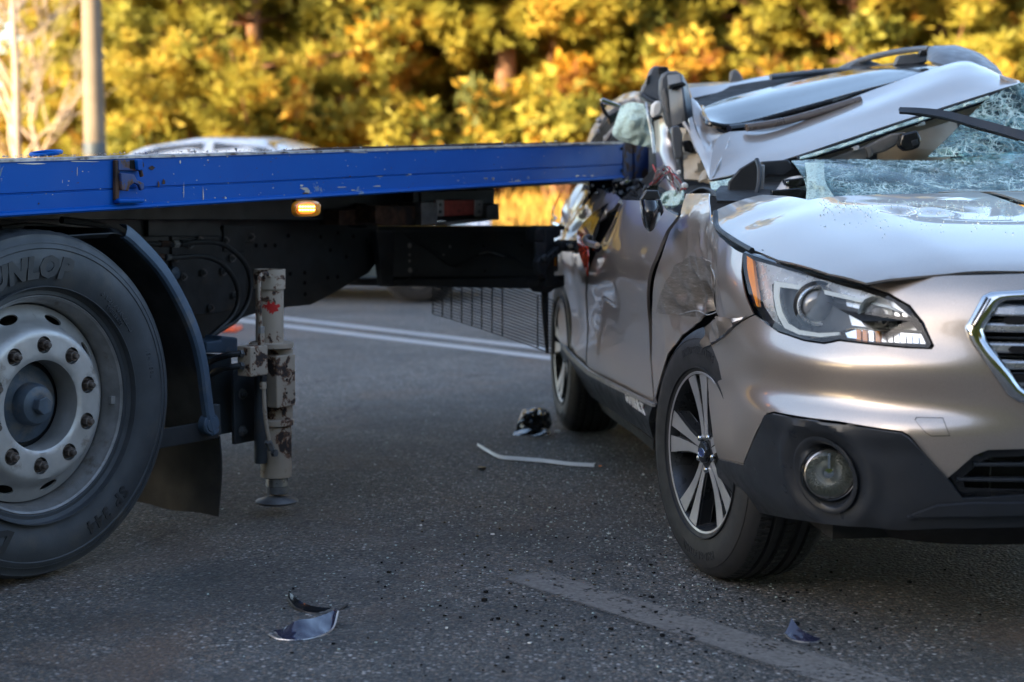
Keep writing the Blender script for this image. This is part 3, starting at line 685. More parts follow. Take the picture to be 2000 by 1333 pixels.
# --- amber side lamp
def capsule(cx, cy, hw, hh, b, d, name, m, parent, rb=.3):
    p = T.onj(cx, cy, b); s_ = np.linalg.norm(T.onj(cx + 10, cy, b) - p) / 10; sv = abs(T.onj(cx, cy + 10, b)[2] - p[2]) / 10
    w_, h_ = hw * s_, hh * sv; pts = []
    for k in range(28):
        a = 2 * math.pi * k / 28; pts.append((math.copysign(abs(math.cos(a)) ** .55, math.cos(a)) * w_, math.copysign(abs(math.sin(a)) ** .75, math.sin(a)) * h_))
    mb = MB(); n = 28; v = []; f = []
    for q, z in ((1.0, 0), (1.0, d * .5), (.93, d * .85), (.8, d)):
        v += [(x * q, y * q, z) for x, y in pts]
    for r_ in range(3): f += [(r_ * n + i, r_ * n + (i + 1) % n, (r_ + 1) * n + (i + 1) % n, (r_ + 1) * n + i) for i in range(n)]
    f += [tuple(3 * n + i for i in range(n)), tuple(range(n))[::-1]]
    return mk(name, v, f, m, parent, world=T.mat(p))
lampb = capsule(595, 408, 26, 16.5, BB + .0, .02, 'side_lamp', M['amber'], truck)
capsule(599, 407.5, 17, 10.5, BB + .0205, .003, 'lamp_lens', M['amber_glow'], lampb)
for k in range(6):
    for r_ in (0, 1):
        capsule(586 + k * 5.2, 404 + r_ * 6.5, 2.1, 1.6, BB + .0238, .002, 'led', M['led'], lampb)
tpoly('lamp_bracket', [(578, 389), (612, 386), (612, 394), (580, 396)], BB + .004, .02, M['rust'])
# --- inner frame and chassis plates
IB = -.72
def shade_block(name, pts, b, depth, m): return tpoly(name, pts, b, depth, m, bevel=.004)
tpoly('chassis_side_plate', [(-700, 350), (735, 385), (742, 505), (720, 534), (634, 583), (607, 596), (563, 600), (488, 616), (430, 640), (380, 690), (-700, 690)], IB, .05, M['frame'])
tpoly('reinforcing_plate', [(336, 448), (480, 448), (480, 600), (425, 612), (336, 620)], IB + .012, .012, M['frame2'])
tpoly('reinforcing_plate', [(290, 425), (430, 428), (430, 462), (290, 462)], IB + .022, .02, M['frame'])
tpoly('bracket_plate', [(437, 440), (498, 440), (498, 475), (478, 475), (478, 492), (437, 492)], IB + .02, .01, M['frame2'])
tpoly('bracket_plate', [(735, 452), (772, 452), (768, 560), (748, 560)], IB + .06, .03, M['frame2'])
c = MB()
for bb in (IB - .75,): pass
tpoly('far_chassis_rail', [(-700, 380), (800, 400), (800, 552), (560, 556), (-700, 640)], IB - .85, .05, M['frame'])
tpoly('sub_frame', [(-700, 325), (812, 368), (812, 398), (722, 430), (-700, 430)], IB + .12, .10, M['frame'])
# deck underside frame rails seen between beam and chassis
tpoly('inner_rail', [(-700, 340), (1190, 350), (1190, 357), (830, 375), (-700, 440)], BB - .35, .05, M['frame'])
# hexagonal nuts and holes
hexn = MB().prism([(.011 * math.cos(a), .011 * math.sin(a)) for a in np.arange(6) * math.pi / 3], 0, .009); hexn.lathe([(.0055, .009), (.0055, .016), (0, .016)], 10); hexn.lathe([(.015, 0), (.015, .002), (.01, .002)], 16)
first = None
for px, py in ((359, 541), (398, 533), (437, 531), (412, 602), (345, 505), (491, 463), (454, 505), (459, 577), (392, 470), (441, 470), (372, 478)):
    wm = T.mat(T.onj(px, py, IB + .022))
    if first is None: first = hexn.build('hex_nut', M['grey_steel'], truck, smooth=False, world=wm)
    else: again(first, wm)
disc = MB().lathe([(0, .0015), (.008, .0015), (.008, 0)], 14); first = None
for px, py in ((563, 461), (567, 535), (595, 533), (595, 553), (596, 575), (640, 543), (659, 541), (660, 455), (676, 502), (645, 489), (500, 480), (518, 480), (537, 480), (626, 463), (690, 462), (716, 470)):
    wm = T.mat(T.onj(px, py, IB + .001))
    if first is None: first = disc.build('bolt_hole', M['bolt_hole'], truck, world=wm)
    else: again(first, wm)
# --- springs / ramp end with red strip
RBB = -.42
tpoly('ramp_box', [(733, 402), (822, 402), (822, 441), (745, 441), (733, 436)], RBB, .10, M['rust'])
tpoly('ramp_block', [(823, 396), (855, 395), (855, 440), (823, 441)], RBB + .03, .12, M['grey_steel'])
tpoly('ramp_bar', [(823, 374), (966, 371), (966, 430), (856, 432), (823, 394)], RBB - .04, .08, M['frame'])
tpoly('red_strip', [(852, 392), (942, 391), (942, 420), (852, 423)], RBB + .002, .012, M['webbing'])
for x0, x1 in ((852, 868), (928, 943)):
    o = tbox('strip_plate', x0, 391, x1, 423, RBB + .008, .008, M['zinc'])
    for y in (400, 414): MB().lathe([(0, .006), (.006, .005), (.007, 0)], 12).build('rivet', M['grey_steel'], o, world=T.mat(T.onj((x0 + x1) / 2, y, RBB + .008)))
tpoly('ramp_block', [(952, 402), (974, 398), (976, 430), (952, 431)], RBB + .03, .12, M['grey_steel'])
tpoly('lower_strip', [(860, 435), (976, 425), (976, 429), (872, 441)], RBB + .03, .06, M['zinc'])
tbox('hanger', 808, 372, 842, 396, RBB - .05, .06, M['frame']); tbox('hanger', 931, 362, 965, 402, RBB - .05, .06, M['frame'])
tpoly('ramp_box', [(662, 411), (716, 408), (716, 440), (662, 440)], RBB - .1, .1, M['rust'])
tpoly('ramp_box', [(716, 398), (735, 398), (735, 446), (716, 446)], RBB - .12, .1, M['frame'])
# --- rear light bar across the chassis end
ab = T.loc(T.onj(1060, 500, -.04))[0]
def ta(px, py): return T.loc(T.oni(px, py, ab))
pts = [ta(*q) for q in ((735, 449), (1062, 445), (1062, 541), (735, 541))]
def bar_piece(name, q, d0, d1, m, bevel=.003):
    pts = [ta(*x) for x in q]; n = len(pts); v = [T.w(ab + d0, b, z) for _, b, z in pts] + [T.w(ab + d1, b, z) for _, b, z in pts]
    f = [tuple(range(n)), tuple(range(2 * n - 1, n - 1, -1))] + [(i, n + i, n + (i + 1) % n, (i + 1) % n) for i in range(n)]
    return mk(name, v, [tuple(reversed(x)) for x in f], m, truck, smooth=False, bevel=bevel)
bar_piece('light_bar', [(735, 449), (1052, 445), (1052, 543), (735, 543)], 0, .012, M['frame'])
bar_piece('light_bar_flange', [(700, 442), (1062, 443), (1062, 452), (700, 452)], -.02, .16, M['frame'])
bar_piece('light_bar_flange', [(640, 544), (1062, 541), (1062, 564), (640, 556)], -.03, .16, M['guard_dark'], .006)
for px, py, r in ((801, 480, 5), (801, 498, 2.6), (801, 510, 2.8), (802, 528, 5), (880, 482, 3), (867, 498, 2), (945, 481, 2.2), (1020, 480, 2.2), (948, 530, 2.2)):
    a, b, z = ta(px, py); lit = px < 890  # pale discs painted for the bright road seen through the holes
    MB().lathe([(0, .001), (r / 455, .001), (r / 455, 0)], 16).build('bolt_hole', M['zinc'] if lit else M['bolt_hole'], truck, world=T.mat(T.w(ab - .003, b, z)) @ Matrix.Rotation(-math.pi / 2, 4, 'Y'))
def bar_tube(name, pts, r, m, seg=6, n=30, off=-.015): return MB().tube([T.w(ab + off, ta(*q)[1], ta(*q)[2]) for q in pts], r, seg, n).build(name, m, truck)
bar_tube('cable', [(795, 458), (815, 475), (845, 492), (870, 512), (892, 520), (925, 505), (945, 497), (985, 502), (1005, 505), (1030, 520), (1050, 524)], .004, M['guard_dark'])
bar_tube('cable', [(870, 515), (900, 522), (935, 502), (965, 500), (980, 503)], .005, M['hose'])
bar_tube('cable', [(766, 548), (775, 556), (800, 552), (826, 528)], .003, M['hose'], off=-.04)
bar_tube('cable', [(940, 497), (960, 492), (990, 502)], .004, M['grey_steel'])
# near end of the bar: upright with two rounded horns
bar_piece('bar_end', [(1049, 446), (1071, 446), (1071, 560), (1058, 572), (1049, 560)], -.02, .05, M['guard_dark'], .008)
EB = -.05
tpoly('bar_horn', [(1048, 446), (1060, 441), (1090, 442), (1097, 446), (1098, 460), (1092, 465), (1078, 466), (1072, 474), (1050, 474)], EB + .03, .06, M['guard_dark'], .012)
tpoly('bar_horn', [(1052, 545), (1070, 547), (1092, 544), (1102, 547), (1103, 561), (1086, 565), (1076, 573), (1060, 571), (1052, 560)], EB + .03, .06, M['guard_dark'], .012)
tpoly('lamp_plate', [(1047, 474), (1066, 474), (1068, 545), (1052, 545)], EB + .04, .012, M['frame2'])
o = tpoly('rear_lamp', [(1073, 473), (1089, 471), (1092, 475), (1091, 530), (1076, 533), (1073, 528)], EB + .0, .05, M['frame'], .006)
tpoly('lamp_glass', [(1080, 484), (1087, 483), (1087, 519), (1081, 520)], EB + .003, .004, M['amber'], .001, parent=o)
arm = tpoly('lamp_arm', [(1051, 512), (1058, 500), (1068, 503), (1096, 478), (1104, 476), (1106, 486), (1078, 511), (1068, 528), (1062, 540), (1054, 536)], EB + .075, .03, M['guard_dark'], .006)
for px, py in ((1092, 487), (1084, 494), (1076, 501), (1068, 510)):
    MB().lathe([(0, .001), (.006, .001), (.006, 0)], 12).build('slot', M['bolt_hole'], arm, world=T.mat(T.onj(px, py, EB + .0765)))
MB().lathe([(0, .012), (.012, .012), (.016, .006), (.016, 0)], 20).build('pivot_bolt', M['frame2'], truck, world=T.mat(T.onj(1061, 505, EB + .076)))
o = tpoly('marker_lamp', [(1098, 474), (1105, 469), (1132, 470), (1139, 475), (1139, 489), (1132, 493), (1106, 492), (1099, 488)], EB + .09, .05, M['guard_dark'], .01)
capsule(1114, 481, 10, 8, EB + .091, .008, 'marker_lens', M['dark_glass'], o)
capsule(1114, 481, 4, 4, EB + .099, .004, 'bulb', M['beige_trim'], o)
# post and hanging wire screen
MB().tube([T.onj(x, y, EB) for x, y in ((1064, 568), (1065, 615), (1069, 690))], [.016, .014, .007], 8, 10).build('screen_post', M['guard_dark'], truck)
mb = MB()
def screen(u, v_):                                       # u along, v down
    xl = 812 + (1077 - 812) * u; yb = 617 + 76 * u ** 1.08; yt = yb - 104
    y = yt + (yb - yt) * v_ + 4 * math.sin(u * 6.3) * v_ * (1 - v_); return T.w(ab + .12 - .10 * u, *ta2(xl, y))
def ta2(px, py):
    a, b, z = ta(px, py); return b, z
for k in range(18):
    vv = k / 17; mb.tube([screen(u, vv) for u in np.linspace(0, 1, 16)], .0023, 4)
for u in (0, .08, .155, .24, .325, .405, .49, .575, .865, 1.0): mb.tube([screen(u, q) for q in np.linspace(0, 1, 8)], .0027, 4)
mb.build('wire_screen', M['guard_dark'], truck, sharp=0)
# --- mudguard: arc band, outer lip and inner skin
gp = [(135, 462), (200, 458), (236, 460), (272, 490), (312, 535), (345, 590), (372, 650), (388, 710), (396, 770), (402, 812), (412, 850)]
gl = [tl(x, y, .0) for x, y in gp]; ga = catmull([(a, z, 0) for a, _, z in gl], 44)
def guard_strip(name, offs, m, k0=0, th=0):
    v = []; n = len(offs)
    for k in range(k0, len(ga)):
        d = ga[min(k + 1, len(ga) - 1)] - ga[max(k - 1, 0)]; nrm = np.array((d[1], -d[0])); nrm /= np.linalg.norm(nrm) + 1e-9
        if nrm[0] < 0: nrm = -nrm
        for (r_, bb) in offs: v.append(T.w(ga[k][0] + nrm[0] * r_, bb, ga[k][1] + nrm[1] * r_))
    m_ = len(ga) - k0; f = [(k * n + i, k * n + i + 1, (k + 1) * n + i + 1, (k + 1) * n + i) for k in range(m_ - 1) for i in range(n - 1)]
    return mk(name, v, f, m, truck, thick=th)
guard_strip('mudguard', [(.0, 0), (.012, -.02), (.012, -.40)], M['guard_dark'], 0, .004)
guard_strip('mudguard_lip', [(-.002, -.01), (-.002, .006), (.004, .010), (.022, .008), (.034, .001), (.036, -.03)], M['guard'], 9, .003)
MB().lathe([(0, .012), (.022, .012), (.024, .009), (.030, .009), (.034, .004), (.034, -.02)], 32).build('guard_end_cap', M['guard'], truck, world=T.mat(T.onj(411, 829, .0)))
tpoly('guard_bracket', [(416, 790), (430, 790), (433, 850), (421, 852)], -.02, .02, M['frame2'])
# mud flap hanging across
af = tl(428, 860, -.02)[0]
v = []; fl_top = 852; nB, nZ = 18, 16
for i in range(nB + 1):
    bb = -.02 - .42 * i / nB
    for j in range(nZ + 1):
        zt_ = tl(428, 852, -.02)[2]; zb_ = tl(424, 1011, -.02)[2]; u = j / nZ
        bend = .010 * math.sin(u * 3.0 + i * .18) * u - .008 * u * math.cos(i * .25)
        v.append(T.w(af + bend, bb + .006 * math.sin(u * 5), zt_ + (zb_ + .004 * math.sin(i * .5) - zt_) * u))
mk('mud_flap', v, [(i * (nZ + 1) + j, (i + 1) * (nZ + 1) + j, (i + 1) * (nZ + 1) + j + 1, i * (nZ + 1) + j + 1) for i in range(nB) for j in range(nZ)], M['flap'], truck, thick=.006)
tbox('flap_clamp', 285, 844, 428, 856, -.02, .01, M['guard_dark'])
# --- hoses and small fittings ahead of the leg
def those(pts, b, r, m='hose', name='hose', n=30): return MB().tube([T.onj(x, y, bb) for x, y, bb in [(q[0], q[1], q[2] if len(q) > 2 else b) for q in pts]], r, 10, n).build(name, M[m], truck)
HB = -.5
those([(270, 478), (300, 477), (345, 477), (400, 473), (440, 480), (475, 510), (489, 545), (486, 585), (465, 622), (430, 645), (390, 672)], HB, .0095)
those([(322, 504), (350, 503), (395, 501), (430, 513), (457, 545), (466, 580), (455, 615), (425, 645), (385, 680)], HB, .0095)
those([(0, 448), (60, 442), (150, 452), (230, 470)], HB, .012); those([(0, 462), (90, 456), (160, 470)], HB, .012); those([(120, 430), (190, 440), (240, 462)], HB, .012)
for x, y, r, l, m_ in ((322, 477, .013, 20, 'rust'), (342, 477, .015, 10, 'zinc'), (358, 476, .014, 12, 'hose'), (312, 503, .014, 12, 'rust'), (328, 503, .012, 8, 'grey_steel')):
    MB().tube([T.onj(x - l / 2, y, HB), T.onj(x + l / 2, y, HB)], r, 6).build('hose_fitting', M[m_], truck, smooth=False, bevel=.001)
MB().lathe([(0, .02), (.022, .014), (.026, 0), (.026, -.1)], 20).build('round_reservoir', M['guard'], truck, world=T.mat(T.onj(338, 534, IB + .14)))
tpoly('blue_bracket', [(404, 668), (432, 664), (432, 656), (465, 660), (465, 690), (404, 690)], -.22, .08, M['guard'], .006)
tbox('leg_mount_plate', 456, 724, 516, 858, -.13, .015, M['frame2'])
tbox('leg_mount_box', 408, 700, 455, 845, -.17, .25, M['frame'])
for y in (770, 842): again_m = T.mat(T.onj(473, y, -.128)); hexn.build('mount_bolt', M['grey_steel'], truck, smooth=False, world=again_m @ Matrix.Scale(1.25, 4))
# --- support leg
LB = -.06
def leg_w(x, y, b=LB): return T.onj(x, y, b)
Lc = lambda x, y: leg_w(x, y)
def cylz(name, x0, x1, y0, y1, m, parent=None, seg=36, caps=True, rim=0, tilt=True):
    pa, pb = leg_w((x0 + x1) / 2, y0), leg_w((x0 + x1) / 2, y1); r = np.linalg.norm(leg_w(x1, y0) - leg_w(x0, y0)) / 2 * .80
    d = Vector(pb - pa); q = d.to_track_quat('Z', 'Y').to_matrix().to_4x4(); L = d.length
    pf = [(0, 0), (r * .9, 0), (r, .003), (r, L - .003), (r * .9, L), (0, L)] if not rim else [(r - .008, .02), (r - .008, 0), (r, 0), (r, L), (r * .9, L), (0, L), ]
    return MB().lathe(pf, seg).build(name, m, parent or truck, world=Matrix.Translation(Vector(pa)) @ q)
leg = cylz('support_leg', 503, 550, 560, 672, M['cream'])
cylz('top_collar', 499, 553, 526, 564, M['cream'], leg, rim=1)
cylz('collar', 492, 567, 668, 680, M['cream'], leg)
cylz('leg_sleeve', 522, 568, 680, 822, M['cream'], leg)
cylz('collar', 508, 569, 818, 831, M['cream'], leg)
cylz('lower_tube', 513, 565, 831, 932, M['cream'], leg)
cylz('piston_rod', 522, 560, 932, 950, M['steel'], leg)
cylz('rod_end', 523, 560, 949, 964, M['grey_steel'], leg)
pa = leg_w(541, 978); MB().lathe([(0, .018), (.03, .016), (.066, .004), (.072, .0), (.066, -.008), (0, -.010)], 40).build('foot_pad', M['grey_steel'], leg, world=Matrix.Translation(Vector(pa)))
p = leg_w(530, 597, LB + .0); r_ = .0402
v = []; f = []                                            # peeling sticker bent round the tube
out = [(-.95, -.02), (-.8, .25), (-.55, .12), (-.45, .45), (-.2, .35), (-.1, .95), (.1, .5), (.3, .85), (.45, .35), (.75, .45), (.9, .1), (.6, -.1), (.7, -.5), (.35, -.6), (.2, -.95), (-.2, -.7), (-.9, -.85)]
v2, f2 = fill2d(out, .2); toc = CAM - p; ang0 = math.atan2(toc[1], toc[0])
q0, q1 = leg_w(526.5, 562), leg_w(526.5, 672)
rr_ = np.linalg.norm(leg_w(550, 597) - leg_w(503, 597)) / 2 * .80 + .0012
v = [tuple(np.array((q0[0], q0[1], 0)) + np.array((rr_ * math.cos(ang0 - .02 + x * .95), rr_ * math.sin(ang0 - .02 + x * .95), leg_w(527, 599)[2] + y * .024))) for x, y in v2]
mk('red_sticker', v, face_cam(v, f2), M['red_sticker'], leg, thick=.0006)
tbox('side_box', 540, 696, 578, 792, LB + .062, .05, M['cream'], .004, parent=leg)
for y in (716, 742, 768): MB().lathe([(0, .001), (.004, .001), (.004, 0)], 12).build('bolt_hole', M['bolt_hole'], leg, world=T.mat(T.onj(560, y, LB + .0635)))
tbox('valve_block', 489, 678, 524, 732, LB + .075, .06, M['cream'], .004, parent=leg)
for y in (690, 722): MB().lathe([(0, .001), (.003, .001), (.003, 0)], 12).build('bolt_hole', M['bolt_hole'], leg, world=T.mat(T.onj(497, y, LB + .0765)))
PB = LB + .065
MB().tube([T.onj(x, y, bb) for x, y, bb in ((527, 540, PB - .03), (519, 534, PB), (509, 538, PB), (506, 550, PB), (507, 600, PB), (509, 640, PB))], .0062, 10, 30).build('pipe', M['cream'], leg)
for y0, y1, m_ in ((638, 652, 'zinc'), (650, 676, 'cream'), (734, 746, 'hose'), (746, 760, 'cream')):
    MB().tube([T.onj(510 + (y0 > 700) * 4, y0, PB), T.onj(510 + (y0 > 700) * 4, y1, PB)], .012, 6).build('pipe_fitting', M[m_], leg, smooth=False, bevel=.001)
MB().tube([T.onj(x, y, PB) for x, y in ((515, 755), (517, 800), (521, 835), (526, 862), (528, 868))], .0066, 10, 24).build('pipe', M['cream'], leg)
MB().tube([T.onj(523, 862, PB), T.onj(530, 878, PB)], .013, 6).build('pipe_fitting', M['grey_steel'], leg, smooth=False, bevel=.001)
MB().lathe([(0, .012), (.013, .012), (.014, 0)], 6).build('pipe_fitting', M['grey_steel'], leg, smooth=False, world=T.mat(T.onj(534, 885, PB - .02)))
for pts in (((405, 712, -.2), (420, 702, -.12), (445, 694, -.06), (470, 691, PB - .03)), ((408, 735, -.2), (425, 724, -.12), (448, 718, -.06), (472, 715, PB - .03))): those(pts, 0, .0105)
for y in (691, 715): MB().tube([T.onj(468, y, PB - .03), T.onj(487, y, PB - .02)], .0135, 6).build('hose_fitting', M['grey_steel'], truck, smooth=False, bevel=.001)
cylz('leg_backbone', 498, 520, 732, 905, M['frame2'], leg)
# --- rear wheel
WH = T.onj(71, 791, .0); whl = bpy.data.objects.new('wheel', None); link(whl, truck, Matrix.Translation(Vector(WH)))
WM = T.mat(WH)
def tyre_mesh(prof, seg, disp=None):
    v = []; n = len(prof)
    for j in range(seg):
        a = 2 * math.pi * j / seg
        for k, (r, z) in enumerate(prof):
            rr = r - (disp(a, k, z) if disp else 0); v.append((rr * math.cos(a), rr * math.sin(a), z))
    return v, [(j * n + k, j * n + k + 1, ((j + 1) % seg) * n + k + 1, ((j + 1) % seg) * n + k) for j in range(seg) for k in range(n - 1)]
WMd = WM @ Matrix.Translation((0, 0, .046)); RO = .492
sw = [(.300, -.010), (.304, .006), (.312, .014), (.322, .013), (.325, .016), (.345, .026), (.37, .036), (.395, .041), (.42, .039), (.438, .034), (.441, .036), (.45, .033), (.462, .026), (.474, .018), (.479, .018), (.484, .008), (.488, .0)]
tread = []
for z in np.linspace(-.012, -.29, 40): tread.append((RO, z))
def tr_d(a, k, z):
    if k < len(sw) or k >= len(sw) + 40: return 0
    g = sum(math.exp(-((z + c_) / .006) ** 2) for c_ in (.06, .12, .18, .24)); e = .006 if z > -.03 and (a * 60 / 6.283) % 1 < .3 else 0
    return min(.012, .012 * g) + e
v, f = tyre_mesh(sw + tread + [(r, -.30 - z) for r, z in sw[::-1]], 200, tr_d)
mk('tyre', v, f, M['rubber'], whl, world=WM)
for s_, R_, ang, sz, bold, sp_ in (('DUNLOP', .386, 101, .078, .005, 1.12), ('SP 344', .398, -57, .050, .002, 1.3), ('315/70R22.5', .375, 42, .030, .0, 1.1), ('TUBELESS', .352, 42, .016, .0, 1.2), ('154/150L', .40, 12, .02, .0, 1.2), ('DUNLOP', .386, 225, .078, .005, 1.12)):
    v, f = arc_text(s_, sz, R_, ang, .0018, bold, shear=.25 if s_ == 'DUNLOP' else 0, spacing=sp_, z0=.0405 if R_ > .38 else .036)
    mk('lettering', v, f, M['rubber_text'] if s_ in ('DUNLOP', 'SP 344') else M['rubber'], whl, smooth=False, world=WM)
for R_ in (.333, .455): MB().lathe([(R_ - .001, .0), (R_, .0405 if R_ < .4 else .032), (R_ + .002, .0405 if R_ < .4 else .0315), (R_ + .003, 0)], 120).build('tyre_rib', M['rubber'], whl, world=WM)
# rim
MB().lathe([(.300, -.02), (.311, -.004), (.312, .008), (.306, .013), (.300, .008), (.297, -.004), (.291, -.012), (.286, -.04), (.282, -.075), (.278, -.12), (.276, -.17)], 120).build('rim', M['rim_lip'], whl, world=WM)
def dish(name, ro, ri, hs, zf, m, h=.012, th=0):
    c = lambda r, x=0, y=0, n=48: [(x + r * math.cos(a), y + r * math.sin(a)) for a in np.linspace(0, 2 * math.pi, n, endpoint=False)]
    v2, f2 = fill2d(c(ro, n=110), h, [c(ri, n=72)] + hs)
    v = [(x, y, zf(math.hypot(x, y))) for x, y in v2]; return mk(name, v, f2, m, whl, world=WMd, thick=th)
zr = lambda r: float(np.interp(r, [.12, .126, .134, .205, .214, .222, .235, .26, .280], [-.045, -.026, -.020, -.020, -.026, -.040, -.068, -.085, -.098]))
cc = lambda r, x, y, n=20, sx=1, th=0: [(x + r * sx * math.cos(a) * math.cos(th) - r * math.sin(a) * math.sin(th), y + r * sx * math.cos(a) * math.sin(th) + r * math.sin(a) * math.cos(th)) for a in np.linspace(0, 2 * math.pi, n, endpoint=False)]
nutA = [math.radians(k * 36 + 14) for k in range(10)]
handh = [cc(.0125, .249 * math.cos(a), .249 * math.sin(a), 18, 2.5, a + math.pi / 2) for a in [math.radians(k * 36 + 32) for k in range(10)]]
dish('rim_disc', .280, .128, [cc(.0245, .170 * math.cos(a), .170 * math.sin(a)) for a in nutA] + handh, zr, M['rim'], th=.006)
MB().lathe([(.1275, -.024), (.1265, -.05), (.127, -.11)], 72).build('rim_bore', M['rim'], whl, world=WMd)
MB().lathe([(.29, -.20), (.14, -.13), (.10, -.13), (.0, -.12)], 60).build('brake_drum', M['hubdark'], whl, world=WMd)
cup = MB().lathe([(.0245, -.021), (.0235, -.034), (.020, -.036), (0, -.036)], 20)
nutm = MB().prism([(.0155 * math.cos(a), .0155 * math.sin(a)) for a in np.arange(6) * math.pi / 3], -.034, -.008); nutm.lathe([(.0085, -.008), (.0085, .004), (.006, .006), (0, .006)], 12); nutm.lathe([(.020, -.034), (.020, -.028), (.015, -.027)], 20)
f1 = f2_ = None
for a in nutA:
    wm = WMd @ Matrix.Translation((.170 * math.cos(a), .170 * math.sin(a), 0)) @ Matrix.Rotation(a * 3.1, 4, 'Z')
    if f1 is None: f1 = nutm.build('wheel_nut', M['nut'], whl, smooth=False, bevel=.0012, world=wm); f2_ = cup.build('nut_cup', M['rim_lip'], whl, world=wm)
    else: again(f1, wm); again(f2_, wm)
MB().lathe([(.118, -.12), (.11, -.10), (.075, -.085), (.062, -.075), (.060, -.05), (.052, -.036), (.036, -.030), (.030, -.030), (0, -.030)], 48).build('hub', M['hub'], whl, world=WMd)
MB().prism([(.027 * math.cos(a + .3), .027 * math.sin(a + .3)) for a in np.arange(6) * math.pi / 3], -.032, -.006).build('hub_nut', M['hub'], whl, smooth=False, bevel=.003, world=WMd)
MB().box(-.008, .008, -.012, .012, 0, .012).build('valve', M['zinc'], whl, smooth=False, bevel=.002, world=WM @ Matrix.Rotation(math.radians(-4), 4, 'Z') @ Matrix.Translation((.288, 0, -.018)))
# axle and inner twin wheel
MB().lathe([(.06, -2.2), (.06, -.2)], 20).build('axle', M['frame'], truck, world=WM)
v, f = tyre_mesh([(r, z) for r, z in [(.3, -.34), (.40, -.33), (.47, -.34), (.49, -.36), (.49, -.6), (.47, -.62), (.3, -.62)]], 80)
mk('inner_tyre', v, f, M['rubber'], truck, world=WM)
v, f = tyre_mesh([(.3, -2.1), (.47, -2.1), (.49, -2.12), (.49, -2.42), (.47, -2.44), (.3, -2.44)], 60)
mk('far_tyre', v, f, M['rubber'], truck, world=WM)
# grit lying on the deck edge
rnd = random.Random(2); mb = MB()
for k in range(620):
    u = rnd.random() ** 1.6; a = A0 - .3 + (A1 - A0) * u; zt, _ = beam_z(a); s_ = rnd.uniform(.002, .006) * (2.0 if rnd.random() < .04 else 1)
    q = T.w(a, BB - rnd.uniform(.0, .25), zt + .004 + s_ * .4); v = [q + s_ * np.array([rnd.uniform(-1, 1), rnd.uniform(-1, 1), rnd.uniform(-.5, .9)]) for _ in range(4)]
    mb.add(v, [(0, 1, 2), (0, 2, 3), (0, 3, 1), (1, 3, 2)])
tag(mb.build('grit', M['zinc'], smooth=False), 'grit and small stones lying on the blue bed edge', 'grit', kind='stuff')

# scratches, chips and scuffs on the beam face
def scuffs():
    rn = random.Random(31); mw, mr = MB(), MB()
    def blob(mb, x, y, w_, h_, off=.0016, k=9):
        c = []
        for i in range(k):
            a = 2 * math.pi * i / k; q = rn.uniform(.45, 1.1); c.append((x + w_ / 2 * q * math.cos(a), y + h_ / 2 * q * math.sin(a)))
        v = [T.onj(px, py, BB + off) for px, py in c]; mb.add(v, [tuple(range(k))[::-1]])
    for x, y, w_, h_ in ((359, 372, 2.2, 38), (397, 381, 2.4, 36), (352, 317, 3, 12), (441, 389, 5, 12), (406, 313, 4, 4), (151, 337, 1.6, 20), (122, 355, 1.6, 8), (446, 358, 2, 3), (595, 369, 20, 9), (600, 374, 12, 10), (590, 363, 8, 5), (665, 366, 22, 3), (737, 364, 20, 4), (505, 390, 3, 7), (514, 390, 2, 4), (60, 417, 40, 4), (20, 420, 30, 4), (800, 341, 10, 3), (950, 349, 12, 5), (963, 350, 7, 8), (1005, 356, 26, 4), (1012, 354, 14, 6), (742, 345, 16, 2), (1127, 344, 9, 2.4), (1142, 344, 12, 2.4), (1157, 344, 8, 2.4), (373, 396, 8, 5), (387, 398, 5, 6), (60, 320, 60, 3.5), (160, 316, 70, 2.5), (700, 298, 60, 3), (845, 292, 110, 3), (555, 382, 3, 5), (690, 372, 10, 3), (895, 353, 6, 2)):
        blob(mw, x, y, w_, h_)
    for k in range(150):
        x = rn.uniform(0, 1210); q = rn.random() ** 2; top = 313 - x * .0284; bot = 425 - x * .0617; y = bot - 4 - q * (bot - top - 8) if rn.random() < .6 else rn.uniform(top + 4, bot - 4)
        blob(mw if rn.random() < .55 else mr, x, y, rn.uniform(.8, 4.5), rn.uniform(.8, 3), .0013, 6)
    for x, y, w_, h_ in ((963, 350, 4, 5), (1005, 356.6, 18, 2), (950, 349.5, 7, 2.4), (598, 378, 26, 4), (20, 420, 14, 2), (310, 360, 6, 16), (320, 356, 6, 14), (297, 328, 16, 12), (340, 403, 24, 3), (420, 401, 10, 3), (76, 398, 4, 5), (1130, 345, 6, 1.4), (372, 398, 4, 4), (684, 345, 5, 4)): blob(mr, x, y, w_, h_, .0022)
    tag(mw.build('paint_scuffs', M['zinc'], truck, smooth=False), kind='stuff'); tag(mr.build('rust_spots', M['rust'], truck, smooth=False), kind='stuff')
scuffs()
# ================================================================== WRECKED CAR (i = forward, j = its right side)
K = Frame((1.421, 4.764), (.115, -.993), (-.993, -.115))
HUBG = K.w(0, 0, 0)
car = empty('wrecked_car', K.w(0, .9, 0), 'tan estate car with crushed roof and torn front wing, struck by the blue bed', 'car')
PLAN = [(.962, 0), (.952, .25), (.925, .42), (.870, .56), (.785, .675), (.665, .765), (.52, .825), (.37, .868), (.15, .897), (-.2, .915), (-.8, .925), (-1.5, .93), (-2.3, .925), (-3.0, .905), (-3.4, .865), (-3.68, .76), (-3.80, .55), (-3.85, .25), (-3.86, 0)]
_q = catmull([(a, b, 0) for a, b in [(.952, -.25)] + PLAN], 1400); _q = _q[np.argmin(np.abs(_q[:300, 1])):]
_s = np.concatenate([[0], np.cumsum(np.linalg.norm(np.diff(_q[:, :2], axis=0), axis=1))]); SMAX = _s[-1]
